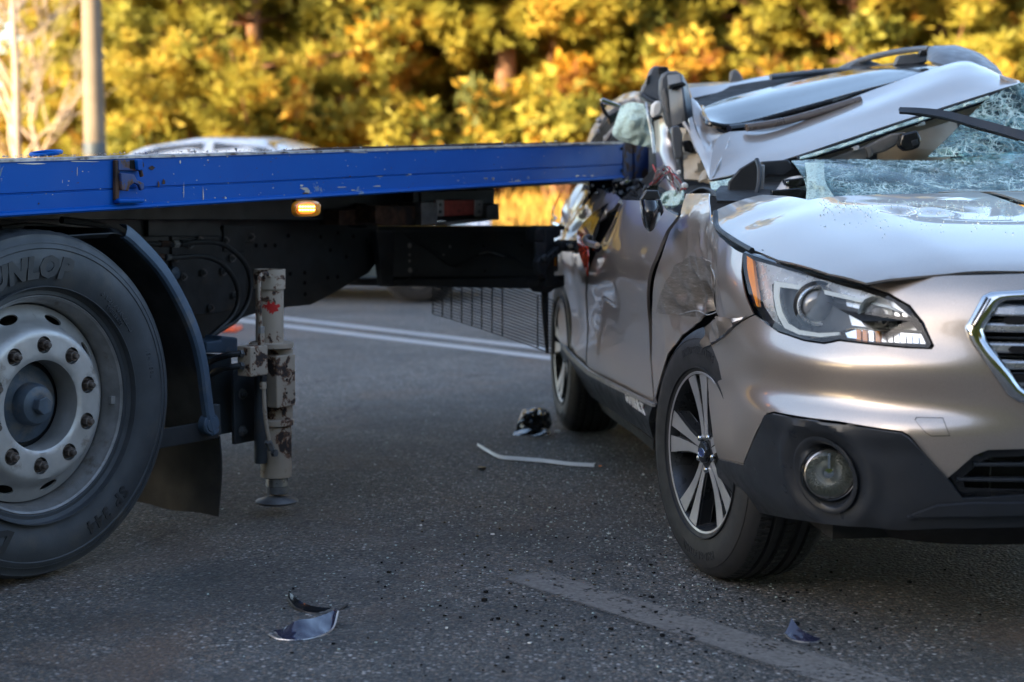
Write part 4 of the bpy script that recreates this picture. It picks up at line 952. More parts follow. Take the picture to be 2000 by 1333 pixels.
ss_ = np.linspace(0, SMAX, 2500); _pu, _pw = np.interp(ss_, _s, _q[:, 0]), np.interp(ss_, _s, _q[:, 1])
kk = np.ones(41) / 41
def smooth_(a, odd):
    pad = 20; left = (-a[1:pad + 1][::-1] if odd else a[1:pad + 1][::-1]); return np.convolve(np.concatenate([left, a, np.full(pad, a[-1])]), kk, 'valid')
_pu, _pw = smooth_(_pu, False), smooth_(_pw, True)
_nu = np.gradient(_pw, ss_); _nw = -np.gradient(_pu, ss_); _l = np.hypot(_nu, _nw); _nu /= _l; _nw /= _l
_zs = np.linspace(.1, 1.3, 241)
def _prof(nodes):
    c = np.interp(_zs, [n[0] for n in nodes], [n[1] for n in nodes]); k = np.ones(9) / 9
    return np.convolve(np.concatenate([[c[0]] * 4, c, [c[-1]] * 4]), k, 'valid')
PF = _prof([(.1, .22), (.22, .10), (.27, .055), (.32, .02), (.38, .005), (.47, -.012), (.555, -.018), (.575, .0), (.60, .018), (.64, .014), (.675, .004), (.70, .006), (.73, .022), (.76, .036), (.82, .055), (.88, .085), (.93, .13), (.98, .19), (1.05, .3)])
PC = _prof([(.1, .2), (.22, .11), (.3, .05), (.38, .02), (.5, .01), (.62, .0), (.75, .0), (.82, .01), (.87, .03), (.91, .07), (.95, .14), (1.05, .3)])
PS = _prof([(.1, .16), (.24, .09), (.30, .055), (.345, .03), (.40, .022), (.55, .030), (.68, .022), (.76, .006), (.815, .0), (.86, .004), (.92, .022), (.98, .042), (1.03, .065), (1.08, .10), (1.2, .22)])
def sst(x, a, b): t_ = min(1, max(0, (x - a) / (b - a))); return t_ * t_ * (3 - 2 * t_)
def inset(s, z):
    s = abs(s); f = np.interp(z, _zs, PF); c = np.interp(z, _zs, PC); d = np.interp(z, _zs, PS)
    k1 = sst(s, .25, .62); k2 = sst(s, .95, 1.35)
    return (c * (1 - k1) + f * k1) * (1 - k2) + d * k2
def B(s, z, off=0.):
    sg = -1 if s < 0 else 1; a = abs(s); dl = inset(s, z) - off
    u = np.interp(a, ss_, _pu); w_ = np.interp(a, ss_, _pw); nu = np.interp(a, ss_, _nu); nw = np.interp(a, ss_, _nw)
    return K.w(u - nu * dl, sg * (w_ - nw * dl), z)
_gs = np.linspace(0, SMAX * .96, 150); _gz = np.linspace(.15, 1.2, 50)
_gp = np.array([[B(s, z) for z in _gz] for s in _gs]); _gx, _gy = proj(_gp)
# keep only samples turned towards the viewer
_gn = np.cross(np.gradient(_gp, axis=0), np.gradient(_gp, axis=1)); _vis = ((_gn * (CAM - _gp)).sum(-1)); _vis = _vis * np.sign(np.median(_vis[:60]))
def BI(px, py, off=0.):
    d = (_gx - px) ** 2 + (_gy - py) ** 2 + np.where(_vis > 0, 0, 1e7); i, j = np.unravel_index(np.argmin(d), d.shape); s, z = _gs[i], _gz[j]
    for _ in range(14):
        x0, y0 = proj(B(s, z, off)); x1, y1 = proj(B(s + 1e-3, z, off)); x2, y2 = proj(B(s, z + 1e-3, off))
        J = np.array([[(x1 - x0) / 1e-3, (x2 - x0) / 1e-3], [(y1 - y0) / 1e-3, (y2 - y0) / 1e-3]]); r = np.array([px - x0, py - y0])
        try: st_ = np.linalg.solve(J + np.eye(2) * 1e-6, r)
        except Exception: break
        st_ = np.clip(st_, -.12, .12); s += st_[0] * .8; z += st_[1] * .8
        s = min(max(s, 0), SMAX * .97); z = min(max(z, .1), 1.28)
        if np.abs(r).max() < .15: break
    return s, z
def outl(pts, off=0.): return [BI(x, y, off) if not isinstance(x, str) else y for x, y in pts]
def bpanel(name, pts, m, off=0., h=.02, holes=(), disp=None, thick=.006, parent=None, sz=None, mirror=False, **k):
    poly = sz or outl(pts, off); hs = [q for q in holes]
    v2, f2 = fill2d(poly, h, hs); v = []
    for s, z in v2:
        o = off + (disp(s, z) if disp else 0)
        v.append(B(s if not mirror else -s, z, o))
    return mk(name, v, face_out(v, f2), m, parent or car, thick=thick, **k)
KC = K.w(-1.4, 0, .6)
def face_out(v, f):
    v = np.array(v); s = 0
    for q in f[:: max(1, len(f) // 200)]:
        a, b, c = v[q[0]], v[q[1]], v[q[2]]; s += np.cross(b - a, c - a) @ (a - KC)
    return f if s > 0 else [tuple(reversed(q)) for q in f]
def Z(s, z): return ('sz', (s, z))
def ptl(pts, off=0.):                                     # mixed list of pixels and ('sz',(s,z))
    return [q[1] if isinstance(q[0], str) else BI(q[0], q[1], off) for q in pts]
# --- dents of the torn wing and of the doors, in body coordinates
def wing_dent(s, z):
    q = Vector((s * 9, z * 9, 0)); g = math.exp(-((s - 1.75) / .26) ** 2 - ((z - .76) / .17) ** 2)
    r_ = abs(noise.noise(q)) * 2 + .5 * abs(noise.noise(q * 2.2))
    return -g * (.085 + .030 * r_) + .003 * g * noise.noise(q * 3) - .006 * math.exp(-((s - 1.6) / .5) ** 2) * noise.noise(q * .7)
def door_dent(s, z):
    q = Vector((s * 2.2, z * 3, 4)); return -.010 * noise.noise(q) - .05 * math.exp(-((s - 3.35) / .35) ** 2 - ((z - .98) / .16) ** 2) - .006 * math.sin(z * 9 + s * 2) * .5
def rear_dent(s, z):
    q = Vector((s * 5, z * 6, 8)); g = math.exp(-((z - 1.0) / .16) ** 2)
    return -.012 * noise.noise(q * .6) - g * (.03 + .035 * abs(noise.noise(q)) * 2)
# inner dark shell behind every gap
def hub_s(u): return float(np.interp(-u, -_pu[200:2200], ss_[200:2200]))
SF, SR = hub_s(0.0), hub_s(-2.745)
def arch(sc_, R, n=22, zc=.35): return [(sc_ + R * math.cos(a), zc + R * math.sin(a)) for a in np.linspace(0, math.pi, n)]
shell = [(-1.0, .24)] + [(0, .24), (SF - .40, .24)] + arch(SF, .40)[::-1] + [(SF + .40, .2), (SR - .40, .2)] + arch(SR, .40)[::-1] + [(SR + .4, .24), (SMAX * .965, .24), (SMAX * .965, .98), (3.4, .98), (2.2, .98), (1.5, .90), (.9, .86), (-1.0, .86)]
bpanel('inner_structure', None, M['black'], -.03, .05, sz=shell, thick=.01, disp=lambda s, z: min(0, 1.1 * wing_dent(s, z), 1.1 * door_dent(s, z), 1.1 * rear_dent(s, z) if s > 3.2 else 0) - (.09 if 1.5 < s < 2.0 and z > .5 else 0) - (.09 if s < 1.35 else 0))
bpanel('far_side_body', None, M['paint'], 0, .09, sz=[(1.0, .3), (SF - .40, .3)] + arch(SF, .40)[::-1] + [(SF + .40, .25), (SR - .40, .25)] + arch(SR, .40)[::-1] + [(SR + .4, .3), (SMAX * .965, .3), (SMAX * .965, 1.0), (1.9, 1.0), (1.4, .9), (1.0, .85)], mirror=True)
# floor pan and engine bay blocks (darkness under the car)
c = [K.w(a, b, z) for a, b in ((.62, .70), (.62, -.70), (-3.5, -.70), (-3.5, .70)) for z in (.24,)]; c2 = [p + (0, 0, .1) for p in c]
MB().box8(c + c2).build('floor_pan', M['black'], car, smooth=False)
# wheel housing liners
for sc2, nm in ((0, 'f'), (-2.745, 'r')):
    v = []; n = 26
    for bb in (.82, .60):
        for a in np.linspace(-.1, math.pi + .1, n): v.append(K.w(sc2 + .40 * math.cos(a), bb, .36 + .40 * math.sin(a)))
    v += [K.w(sc2, .60, .36)]
    f = [(i, i + 1, n + i + 1, n + i) for i in range(n - 1)] + [(n + i, n + i + 1, 2 * n) for i in range(n - 1)]
    mk('wheel_liner', v, f, M['black'], car)
# --- bumper fascia
HLO = [(1452, 492), (1500, 508), (1560, 527), (1620, 544), (1690, 561), (1735, 576), (1775, 598), (1802, 632), (1822, 673), (1818, 680), (1770, 678), (1700, 671), (1640, 664), (1610, 670), (1570, 664), (1520, 647), (1490, 627), (1472, 600), (1460, 560), (1452, 520)]
GRO = [(2000, 566), (1935, 570), (1918, 578), (1884, 640), (1893, 664), (1965, 772), (1985, 786), (2000, 790)]
gro = [BI(*q) for q in GRO]
GZT, GZB = gro[0][1] + .004, gro[-1][1]
int_ = [BI(*q) for q in ((2000, 877), (1930, 879), (1902, 890), (1850, 935))]
FAS = [(1372, 682), (1410, 660), (1474, 616), (1492, 630), (1520, 650), (1570, 667), (1610, 673), (1640, 667), (1700, 674), (1770, 681), (1820, 683), (1825, 676), (1805, 630), (1778, 596), (1738, 573), (1698, 558), (1760, 547), (1850, 539), (2000, 535)]
fz = ptl(FAS); zt0 = fz[-1][1]
fz += [(0, zt0 + .012), (0, GZT)] + [g for g in gro] + [(0, GZB - .004), (0, int_[0][1])] + int_
fz += ptl([(1812, 893), (1777, 851), (1762, 842), (1640, 823), (1512, 804), (1497, 808), (1484, 830), (1452, 906), (1403, 896), (1385, 790)])
bpanel('bumper', None, M['paint'], 0, .014, sz=fz)
bpanel('far_bumper', None, M['paint'], 0, .04, sz=fz, mirror=True)
# washer cap
cap = [(1790, 815), (1842, 816), (1856, 852), (1820, 853), (1808, 846), (1786, 820)]
bpanel('cap_seam', cap, M['black'], .0006, .007, thick=.001)
cx_, cy_ = 1820, 834
bpanel('washer_cap', [(cx_ + (x - cx_) * .955, cy_ + (y - cy_) * .93) for x, y in cap], M['paint'], .0014, .007, thick=.002)
# --- black lower cladding with the lamp bezel
FC = BI(1613, 928); 
def fog_disp(s, z):
    d = math.hypot((s - FC[0]), (z - FC[1])); up = sst(z, .44, .56)
    return .012 - .022 * math.exp(-(d / .115) ** 2) + .010 * math.exp(-((d - .13) / .02) ** 2) + .012 * sst(z, FC[1] + .07, FC[1] + .13) * (1 if s < 1.2 else 0)
CL = [(1403, 898), (1452, 909), (1487, 832), (1500, 811), (1514, 808), (1640, 827), (1762, 846), (1775, 855), (1812, 897), (1852, 938)]
cl = ptl(CL, .012); zlow = BI(1900, 968)[1]
cl += ptl([(1880, 975), (2000, 968)], .012) + [(0, BI(2000, 968)[1]), (0, .262)] + ptl([(2000, 1030), (1850, 1032), (1755, 1036), (1690, 1030), (1560, 1016), (1440, 990), (1424, 982), (1412, 960), (1400, 925)], .012)
R1 = .094
ring2 = lambda r, n=40: [(FC[0] + r * math.cos(a), FC[1] + r * math.sin(a)) for a in np.linspace(0, 2 * math.pi, n, endpoint=False)]
bpanel('lower_cladding', None, M['plastic'], 0, .014, sz=cl, holes=[ring2(R1)], disp=fog_disp, thick=.008)
bpanel('far_cladding', None, M['plastic'], 0.01, .04, sz=cl, mirror=True)
# under-lip
lip = ptl([(2000, 985), (1900, 985), (1830, 990), (1770, 1012), (1850, 1010), (2000, 1008)], .03)
bpanel('skid_lip', None, M['plastic'], .026, .02, sz=[(0, lip[0][1])] + lip + [(0, lip[-1][1])], thick=.012)
def at_body(s, z, off=0., tilt=0.):
    p = B(s, z, off); du = B(s + .01, z, off) - p; n = np.cross(du, (0, 0, 1.)); n /= np.linalg.norm(n)
    if n @ (p - KC) < 0: n = -n
    n = n + np.array((0, 0, tilt)); n /= np.linalg.norm(n); x = np.cross((0, 0, 1.), n); x /= np.linalg.norm(x); y = np.cross(n, x)
    m_ = Matrix.Identity(4)
    for k, v in enumerate((x, y, n)):
        for r_ in range(3): m_[r_][k] = v[r_]
    for r_ in range(3): m_[r_][3] = p[r_]
    return m_
# bezel follows the body round the lamp, the lamp itself faces forward
FM = at_body(FC[0], FC[1], 0.); fwd = np.array((-K.w(0, 0, 0) + K.w(1, .25, 0))); fwd /= np.linalg.norm(fwd)
q_ = Vector(fwd).to_track_quat('Z', 'Y').to_matrix().to_4x4()
fn = np.array([FM[r_][2] for r_ in range(3)]); mid = fn + fwd * 1.0; mid /= np.linalg.norm(mid)
LM = Matrix.Translation(Vector(B(FC[0], FC[1], -.012))) @ q_
fog = MB().lathe([(.060, -.05), (.0615, .0), (.064, .002), (.066, -.002), (.066, -.05)], 56).build('fog_lamp', M['gloss_black'], car, world=LM)
MB().lathe([(.0600, -.045), (.0602, .0005), (.057, .0035), (.0555, -.002)], 56).build('lamp_rim', M['steel'], fog, world=LM)
refl = [(.056, -.004), (.048, -.020), (.036, -.034), (.022, -.042), (.012, -.044)]
MB().lathe(refl, 40).build('reflector', M['fog_reflector'], fog, world=LM)
mb = MB()
for k in range(34):
    a = 2 * math.pi * k / 34
    for j, (r0, r1, z0, z1) in enumerate(((.030, .040, -.034, -.027), (.041, .053, -.026, -.012))):
        c_, s_ = math.cos(a), math.sin(a); t1 = .0014 * (1 + j); mb.add([(r0 * c_ - s_ * t1, r0 * s_ + c_ * t1, z0), (r0 * c_ + s_ * t1, r0 * s_ - c_ * t1, z0), (r1 * c_ + s_ * t1 * 1.3, r1 * s_ - c_ * t1 * 1.3, z1), (r1 * c_ - s_ * t1 * 1.3, r1 * s_ + c_ * t1 * 1.3, z1), (((r0 + r1) / 2) * c_, ((r0 + r1) / 2) * s_, (z0 + z1) / 2 + .007)], [(0, 1, 4), (1, 2, 4), (2, 3, 4), (3, 0, 4)])
mb.build('flutes', M['fog_reflector'], fog, smooth=False, world=LM)
bm_ = MB().lathe([(.016, -.044), (.016, -.022), (.012, -.014), (0, -.012)], 20); bm_.box(-.003, .003, .012, .05, -.03, -.012); bm_.build('bulb_shield', M['chrome'], fog, world=LM)
MB().lathe([(.0575, .001), (.05, .006), (.03, .0105), (0, .012)], 40).build('lamp_glass', M['lens'], fog, world=LM)
# bezel rings between body hole and lamp
n = 64; v = []; f = []
prof_b = [(R1 + .002, .010, 0), (R1 - .006, .013, 0), (R1 - .012, .008, 0), (R1 - .016, -.002, .2), (.078, -.020, .6), (.070, -.032, 1), (.0665, -.034, 1)]
for (r_, o_, k_) in prof_b:
    for a in np.linspace(0, 2 * math.pi, n, endpoint=False):
        p1 = B(FC[0] + r_ * math.cos(a), FC[1] + r_ * math.sin(a), o_ + (fog_disp(FC[0] + r_ * math.cos(a), FC[1] + r_ * math.sin(a)) if k_ == 0 else .004))
        xl = Vector((-math.cos(a) * r_, math.sin(a) * r_, -.012 + (o_ + .034) * .8)); p2 = np.array(LM @ xl)
        v.append(tuple(p1 * (1 - k_) + p2 * k_))
for i in range(len(prof_b) - 1): f += [(i * n + j, i * n + (j + 1) % n, (i + 1) * n + (j + 1) % n, (i + 1) * n + j) for j in range(n)]
mk('lamp_bezel', v, f, M['plastic'], car, sharp=0)
# --- lower intake
zi0, zi1 = BI(2000, 966)[1] - .02, int_[0][1] + .01
bpanel('intake_backing', None, M['black'], -.06, .04, sz=[(-.5, zi0), (.5, zi0), (.5, zi1), (-.5, zi1)])
bpanel('intake_frame', None, M['gloss_black'], -.012, .02, sz=ptl([(1850, 937), (1902, 892), (1932, 881), (2000, 879)]) + [(0, int_[0][1] - .004), (0, BI(2000, 893)[1])] + ptl([(2000, 893), (1938, 895), (1915, 905), (1880, 935), (1885, 955), (2000, 958)]) + [(0, BI(2000, 958)[1]), (0, BI(2000, 969)[1])] + ptl([(2000, 969), (1882, 972)]))
def bstrip(name, pix, hgt, off0, off1, m, s_end=-.45, parent=None, n=26, bev=.002):
    s0, z0 = BI(*pix); v = []
    for k in range(n + 1):
        s = s0 + (s_end - s0) * k / n
        for o_, zz in ((off1, -hgt / 2), (off1, hgt / 2), (off0, hgt / 2), (off0, -hgt / 2)):
            v.append(B(s, z0 + zz + (0), o_))
    f = [(4 * k + i, 4 * k + (i + 1) % 4, 4 * k + 4 + (i + 1) % 4, 4 * k + 4 + i) for k in range(n) for i in range(4)] + [(0, 1, 2, 3), (4 * n + 3, 4 * n + 2, 4 * n + 1, 4 * n)]
    return mk(name, v, face_out(v, f), m, parent or car, smooth=False, bevel=bev)
for px, py in ((1902, 909), (1868, 938)): bstrip('intake_slat', (px, py), .008, -.05, -.006, M['plastic'])
for k in range(7):
    s_ = .42 - k * .12; p0, p1 = B(s_, zi0 + .02, -.045), B(s_, zi1 - .01, -.045); MB().tube([p0, p1], .004, 6).build('intake_rib', M['guard_dark'], car)
# --- grille
bpanel('grille_backing', None, M['black'], -.06, .05, sz=[(-.55, GZB - .02), (.55, GZB - .02), (.55, GZT + .02), (-.55, GZT + .02)])
full = [(s, z) for s, z in gro] + [(-s, z) for s, z in gro[::-1]]
def ring_tube(name, loop, widths, m, off):               # flat chrome frame following the body
    cx0, cz0 = 0, sum(z for _, z in loop) / len(loop); lp = resample(loop, .02); v = []; n = len(lp)
    for s, z in lp:
        for q, o_ in ((1.0, 0), (.985, .012), (.93, .014), (.885, .004), (.88, -.03)):
            ss = s * (1 - (1 - q) * .75) ; zz = cz0 + (z - cz0) * (1 - (1 - q) * 1.35); v.append(B(ss, zz, off + o_))
    f = [(i * 5 + k, i * 5 + k + 1, ((i + 1) % n) * 5 + k + 1, ((i + 1) % n) * 5 + k) for i in range(n) for k in range(4)]
    return mk(name, v, face_out(v, f), m, car, sharp=0)
ring_tube('grille_frame', full, None, M['chrome'], .0)
gm = MB()
for i in range(16):                                       # dark textured strip on the outer corner of the frame
    for j in range(2):
        x = 1896 + i * 1.95 + j * 7; y = 633 - i * 3.5 + j * 3
        s, z = BI(x, y); c_ = [B(s + ds, z + dz, o_) for o_ in (.0135, .017) for ds, dz in ((-.0025, -.0014), (.0025, -.0014), (.0025, .0014), (-.0025, .0014))]; gm.box8(c_)
gm.build('frame_texture', M['gloss_black'], car, smooth=False)
for x, y, h_ in ((1925, 607, .026), (1912, 640, .022), (1928, 680, .024), (1950, 714, .022), (1972, 748, .020)): bstrip('grille_bar', (x, y), h_, -.045, -.006, M['silver_slat'], bev=.006)
for x, y in ((1925, 626), (1920, 661), (1942, 697), (1962, 732)): bstrip('grille_slot', (x, y), .006, -.04, -.018, M['gloss_black'])
for k, (x, y) in enumerate(((1958, 626), (1968, 683), (1978, 740))):
    bpanel('grille_cell', [(x, y), (x + 8, y - 7), (x + 50, y - 7), (x + 50, y + 7), (x + 8, y + 7)], M['bolt_hole'], -.004, .05, thick=.001)
# --- headlight
hl = ptl(HLO)
hcx, hcz = sum(q[0] for q in hl) / len(hl), sum(q[1] for q in hl) / len(hl)
lampo = bpanel('headlight', None, M['black'], -.055, .03, sz=[(hcx + (s - hcx) * 1.02, hcz + (z - hcz) * 1.04) for s, z in hl], thick=.004)
def hlring(name, q0, q1, o0, o1, m, extra=None):
    lp = resample(hl, .012); v = []; n = len(lp)
    for s, z in lp:
        for q, o_ in ((q0, o0), (q1, o1)): v.append(B(hcx + (s - hcx) * q, hcz + (z - hcz) * q, o_))
    f = [(i * 2, i * 2 + 1, ((i + 1) % n) * 2 + 1, ((i + 1) % n) * 2) for i in range(n)]; return mk(name, v, face_out(v, f), m, lampo)
hlring('lamp_gasket', 1.012, .985, -.010, .001, M['gloss_black']); hlring('housing_wall', .985, .93, -.002, -.05, M['gunmetal'])
bpanel('lamp_cover', None, M['lens'], .003, .02, sz=[(hcx + (s - hcx) * .99, hcz + (z - hcz) * .985) for s, z in hl], thick=0, parent=lampo)
def hlp(name, pts, m, off, th=.01, h=.02, **k): return bpanel(name, pts, m, off, h, thick=th, parent=lampo, **k)
hlp('amber_reflector', [(1459, 500), (1470, 508), (1474, 540), (1479, 575), (1481, 600), (1474, 596), (1464, 565), (1458, 530)], M['amber'], -.006)
hlp('chrome_trim', [(1472, 508), (1520, 522), (1600, 545), (1690, 570), (1745, 590), (1780, 620), (1768, 612), (1735, 596), (1690, 585), (1600, 566), (1517, 549), (1508, 556), (1512, 600), (1522, 632), (1540, 648), (1600, 661), (1570, 660), (1520, 642), (1493, 622), (1482, 580), (1478, 540)], M['lampchrome'], -.024, .006)
hlp('light_guide', [(1512, 549), (1560, 557), (1620, 569), (1690, 585), (1735, 597), (1762, 612), (1735, 602), (1690, 592), (1620, 577), (1560, 566), (1524, 561), (1522, 580), (1528, 610), (1540, 632), (1562, 645), (1600, 651), (1640, 649), (1640, 655), (1605, 659), (1560, 654), (1532, 641), (1518, 615), (1511, 580)], M['drl'], -.012, .006)
hlp('inner_mask', [(1524, 562), (1620, 578), (1690, 592), (1740, 605), (1775, 625), (1800, 660), (1700, 660), (1640, 648), (1600, 650), (1562, 644), (1540, 630), (1528, 608)], M['gunmetal'], -.040, .004, .03)
hlp('indicator_tray', [(1650, 648), (1668, 641), (1798, 651), (1808, 672), (1770, 672), (1700, 666), (1655, 660)], M['chrome'], -.030, .004)
hlp('indicator_divider', [(1640, 642), (1662, 636), (1800, 646), (1800, 650), (1664, 641), (1642, 648)], M['gunmetal'], -.022, .005)
for k in range(10):
    x = 1672 + k * 12.4; o = hlp('indicator_flute', [(x, 644 + k * .9), (x + 9, 645 + k * .9), (x + 10, 667 + k * .5), (x + 1, 666 + k * .5)], M['amber'] if k in (0, 1, 3) else M['chrome'], -.020 + .004 * (k % 2), .006)
def barrel(px, py, r, off, prof, m, name, parent=lampo, tilt=0, seg=44):
    s, z = BI(px, py); p = B(s, z, off); wm = Matrix.Translation(Vector(p)) @ q_
    sc_ = r; return MB().lathe([(a * sc_, b * sc_) for a, b in prof], seg).build(name, m, parent, world=wm)
barrel(1582, 598, .043, -.026, [(1.18, -.6), (1.2, .2), (1.12, .42), (1.02, .34), (.98, .0)], M['lampchrome'], 'projector_ring')
barrel(1582, 598, .043, -.020, [(1.12, .0), (1.10, .14), (1.02, .18), (.96, .10)], M['drl'], 'projector_trim')
barrel(1582, 598, .043, -.026, [(1.0, -.05), (.95, .2), (.8, .42), (.5, .6), (0, .68)], M['projector'], 'projector_lens')
barrel(1580, 598, .040, -.028, [(1.52, -.4), (1.5, -.1), (1.3, -.2), (1.2, -.5)], M['gunmetal'], 'projector_shroud')
hlp('high_beam_tray', [(1652, 586), (1690, 594), (1740, 607), (1774, 628), (1792, 646), (1664, 636)], M['lampchrome'], -.034, .004, .012)
barrel(1706, 611, .036, -.008, [(1.12, .1), (1.0, -.1), (.7, -.55), (.3, -.75), (.0, -.8)], M['fog_reflector'], 'high_beam_reflector', seg=14)
barrel(1706, 611, .012, -.02, [(1, -1), (1, .4), (.6, .9), (0, 1)], M['steel'], 'bulb')
for k in range(7):
    x = 1672 + k * 15; hlp('reflector_flute', [(x, 592 + k * 3.4), (x + 8, 593 + k * 3.4), (x + 18, 640), (x + 8, 639)], M['chrome'], -.036 + .004 * (k % 2), .005)
# --- wing, doors
WG = [(1340, 379), (1384, 378), (1380, 404), (1380, 432), (1394, 457), (1450, 495), (1447, 530), (1456, 580), (1471, 614), (1410, 657), (1372, 679), (1364, 640), (1356, 604), (1350, 592), (1337, 596), (1318, 636), (1298, 690), (1288, 740), (1279, 779), (1272, 700), (1271, 612), (1285, 505), (1305, 452), (1327, 420)]
bpanel('front_wing', WG, M['paint'], 0, .013, disp=wing_dent, thick=.004, sharp=30)
scr = [(1296, 520), (1320, 500), (1348, 506), (1366, 520), (1362, 560), (1350, 590), (1336, 594), (1322, 622), (1296, 616), (1276, 612), (1280, 570)]
bpanel('scratched_reflection_patch', scr, M['scratched_reflection'], .0025, .012, disp=wing_dent, thick=.002, sharp=60)  # dark ground reflection painted over the dent, with pale scratches
bpanel('torn_flap', [(1372, 676), (1378, 640), (1396, 618), (1440, 622), (1458, 616), (1410, 655), (1374, 680)], M['paint'], .012, .012, disp=lambda s, z: .02 * noise.noise(Vector((s * 22, z * 22, 3))), thick=.002, sharp=20)
for k, pp in enumerate((((1300, 615), (1316, 608), (1330, 616), (1340, 604), (1348, 596)), ((1366, 520), (1372, 545), (1364, 575), (1356, 600)))):
    MB().tube([B(*BI(*q), wing_dent(*BI(*q)) + .002) for q in pp], .0022, 6, 30).build('torn_edge', M['zinc'], car)
DF = [(1201, 391), (1242, 392), (1295, 407), (1325, 422), (1302, 452), (1281, 506), (1267, 612), (1268, 700), (1273, 781), (1275, 788), (1200, 750), (1150, 723), (1151, 669), (1148, 575), (1151, 500), (1160, 462), (1176, 420), (1190, 399)]
bpanel('front_door', DF, M['paint'], 0, .022, disp=door_dent, thick=.01)
DR = [(1088, 362), (1112, 360), (1150, 366), (1178, 380), (1192, 396), (1168, 416), (1150, 436), (1140, 470), (1141, 520), (1145, 575), (1147, 669), (1146, 720), (1120, 697), (1096, 670), (1091, 640), (1086, 575), (1079, 545), (1077, 440), (1080, 395)]
bpanel('rear_door', DR, M['paint'], 0, .02, disp=rear_dent, thick=.01)
bpanel('tail_light', [(1078, 410), (1080, 385), (1085, 370), (1090, 372), (1086, 395), (1080, 425)], M['red_lens'], .012, .02)
bpanel('lamp_reflection_strip', [(1127, 452), (1136, 440), (1146, 460), (1149, 500), (1147, 540), (1137, 512), (1130, 490)], M['red_reflection'], .014, .02, thick=.004)  # tail lamp reflection painted as an orange-red strip
bpanel('door_gap_backing', [(1136, 438), (1150, 424), (1176, 404), (1186, 398), (1172, 424), (1160, 450), (1153, 478), (1150, 500), (1146, 462)], M['gloss_black'], .004, .02, thick=.004)  # black backing painted in for the dark gap between the doors
def handle(pts, r, m='chrome'):
    mb = MB().tube([B(*BI(x, y), o) for x, y, o in pts], r, 10, 20); return mb.build('door_handle', M[m], car)
handle(((1156, 463, .012), (1160, 466, .035), (1168, 474, .04), (1175, 480, .016)), .012, 'paint'); handle(((1088, 426, .01), (1092, 430, .03), (1096, 437, .03), (1100, 442, .012)), .010, 'chrome')
bpanel('handle_recess', [(1154, 478), (1160, 468), (1172, 474), (1176, 486), (1168, 494), (1158, 490)], M['gloss_black'], .002, .02, thick=.001)
# sill
bpanel('sill_cladding', [(1096, 672), (1120, 700), (1149, 726), (1200, 754), (1276, 791), (1276, 858), (1250, 838), (1200, 805), (1155, 775), (1130, 742), (1104, 710), (1097, 695)], M['plastic'], .010, .02, thick=.02)
bpanel('sill_strip', [(1098, 673), (1122, 700), (1150, 725), (1200, 752), (1274, 789), (1274, 795), (1200, 760), (1148, 733), (1118, 706), (1098, 681)], M['zinc'], .018, .02, thick=.01)
bpanel('sill_lower', [(1130, 742), (1200, 803), (1276, 860), (1276, 880), (1240, 850), (1180, 806), (1140, 775)], M['frame2'], -.02, .03, thick=.02)
v, f = text_mesh('OUTBACK', .052, .002, .0012, 0, 1.05); s0, z0 = BI(1240, 789, .012)
mk('badge', [tuple(B(s0 - x * 1.25, z0 + y * .95, .013 + z)) for x, y, z in v], f, M['white_plastic'], car, smooth=False)
bpanel('rear_mudflap', [(1110, 712), (1134, 735), (1150, 760), (1134, 748), (1120, 742)], M['frame2'], -.01, .03, thick=.04)
# --- bonnet
_hu = [-.45, -.2, .1, .4, .6, .72, .80, .86]; _hz = [1.088, 1.080, 1.050, 1.006, .968, .938, .908, .86]
def Hh(u, w_):
    a = abs(w_); z = np.interp(u, _huf, _hzf)
    cre = .43 + .10 * (.8 - u); k = a - cre; soft = .5 * (k + math.sqrt(k * k + .0009))
    z += .012 * (1 - (a / .5) ** 2) * .8 - .13 * soft - .9 * max(0, a - .60) ** 2
    q = Vector((u * 3.1, w_ * 3.1, 2)); z += .005 * noise.noise(q) * sst(-u, -.45, .3)
    for (du, dw, r, am) in DENTS: z += am * math.exp(-((u - du) ** 2 + ((w_ - dw) * 1.0) ** 2) / r ** 2)
    return float(z)
_hf = catmull([(a, b, 0) for a, b in zip(_hu, _hz)], 300); _huf, _hzf = _hf[:, 0], _hf[:, 1]
DENTS = []
def HI(px, py, zadd=0.):
    r = ray(px, py); lo, hi = 2.5, 6.2
    def Fn(t):
        p = CAM + r * t; u, w_, z = K.loc(p); return z - Hh(max(-.45, min(.86, u)), w_) - zadd
    ts = np.linspace(lo, hi, 60); prev = Fn(ts[0]); best = None
    for t0, t1 in zip(ts[:-1], ts[1:]):
        c_ = Fn(t1)
        if prev > 0 >= c_:
            for _ in range(30):
                tm = (t0 + t1) / 2
                if Fn(tm) > 0: t0 = tm
                else: t1 = tm
            best = t0; break
        prev = c_
    if best is None: best = min(ts, key=lambda t: abs(Fn(t)))
    u, w_, z = K.loc(CAM + r * best); return max(-.45, min(.86, u)), w_
du, dw = HI(1755, 412); DENTS.append((du, dw, .035, -.016)); DENTS.append((du + .02, dw - .09, .05, .010)); du, dw = HI(1690, 408); DENTS.append((du, dw, .12, .006)); du, dw = HI(1930, 410); DENTS.append((du, dw, .16, -.004)); du, dw = HI(1500, 420); DENTS.append((du, dw, .10, -.006))
HO = [(1392, 384), (1386, 408), (1385, 430), (1398, 450), (1440, 478), (1520, 508), (1620, 535), (1692, 553), (1770, 542), (1850, 535), (2000, 530)]
ho = [HI(*q) for q in HO]
left = ho + [(ho[-1][0] + .012, 0.02), (-.40, 0.02)] + [HI(x, y) for x, y in ((2000, 374), (1850, 377), (1700, 381), (1580, 391), (1480, 380), (1430, 376))]
left = [(min(u, .855), w_) for u, w_ in left]
v2, f2 = fill2d([(a, b) for a, b in left], .022)
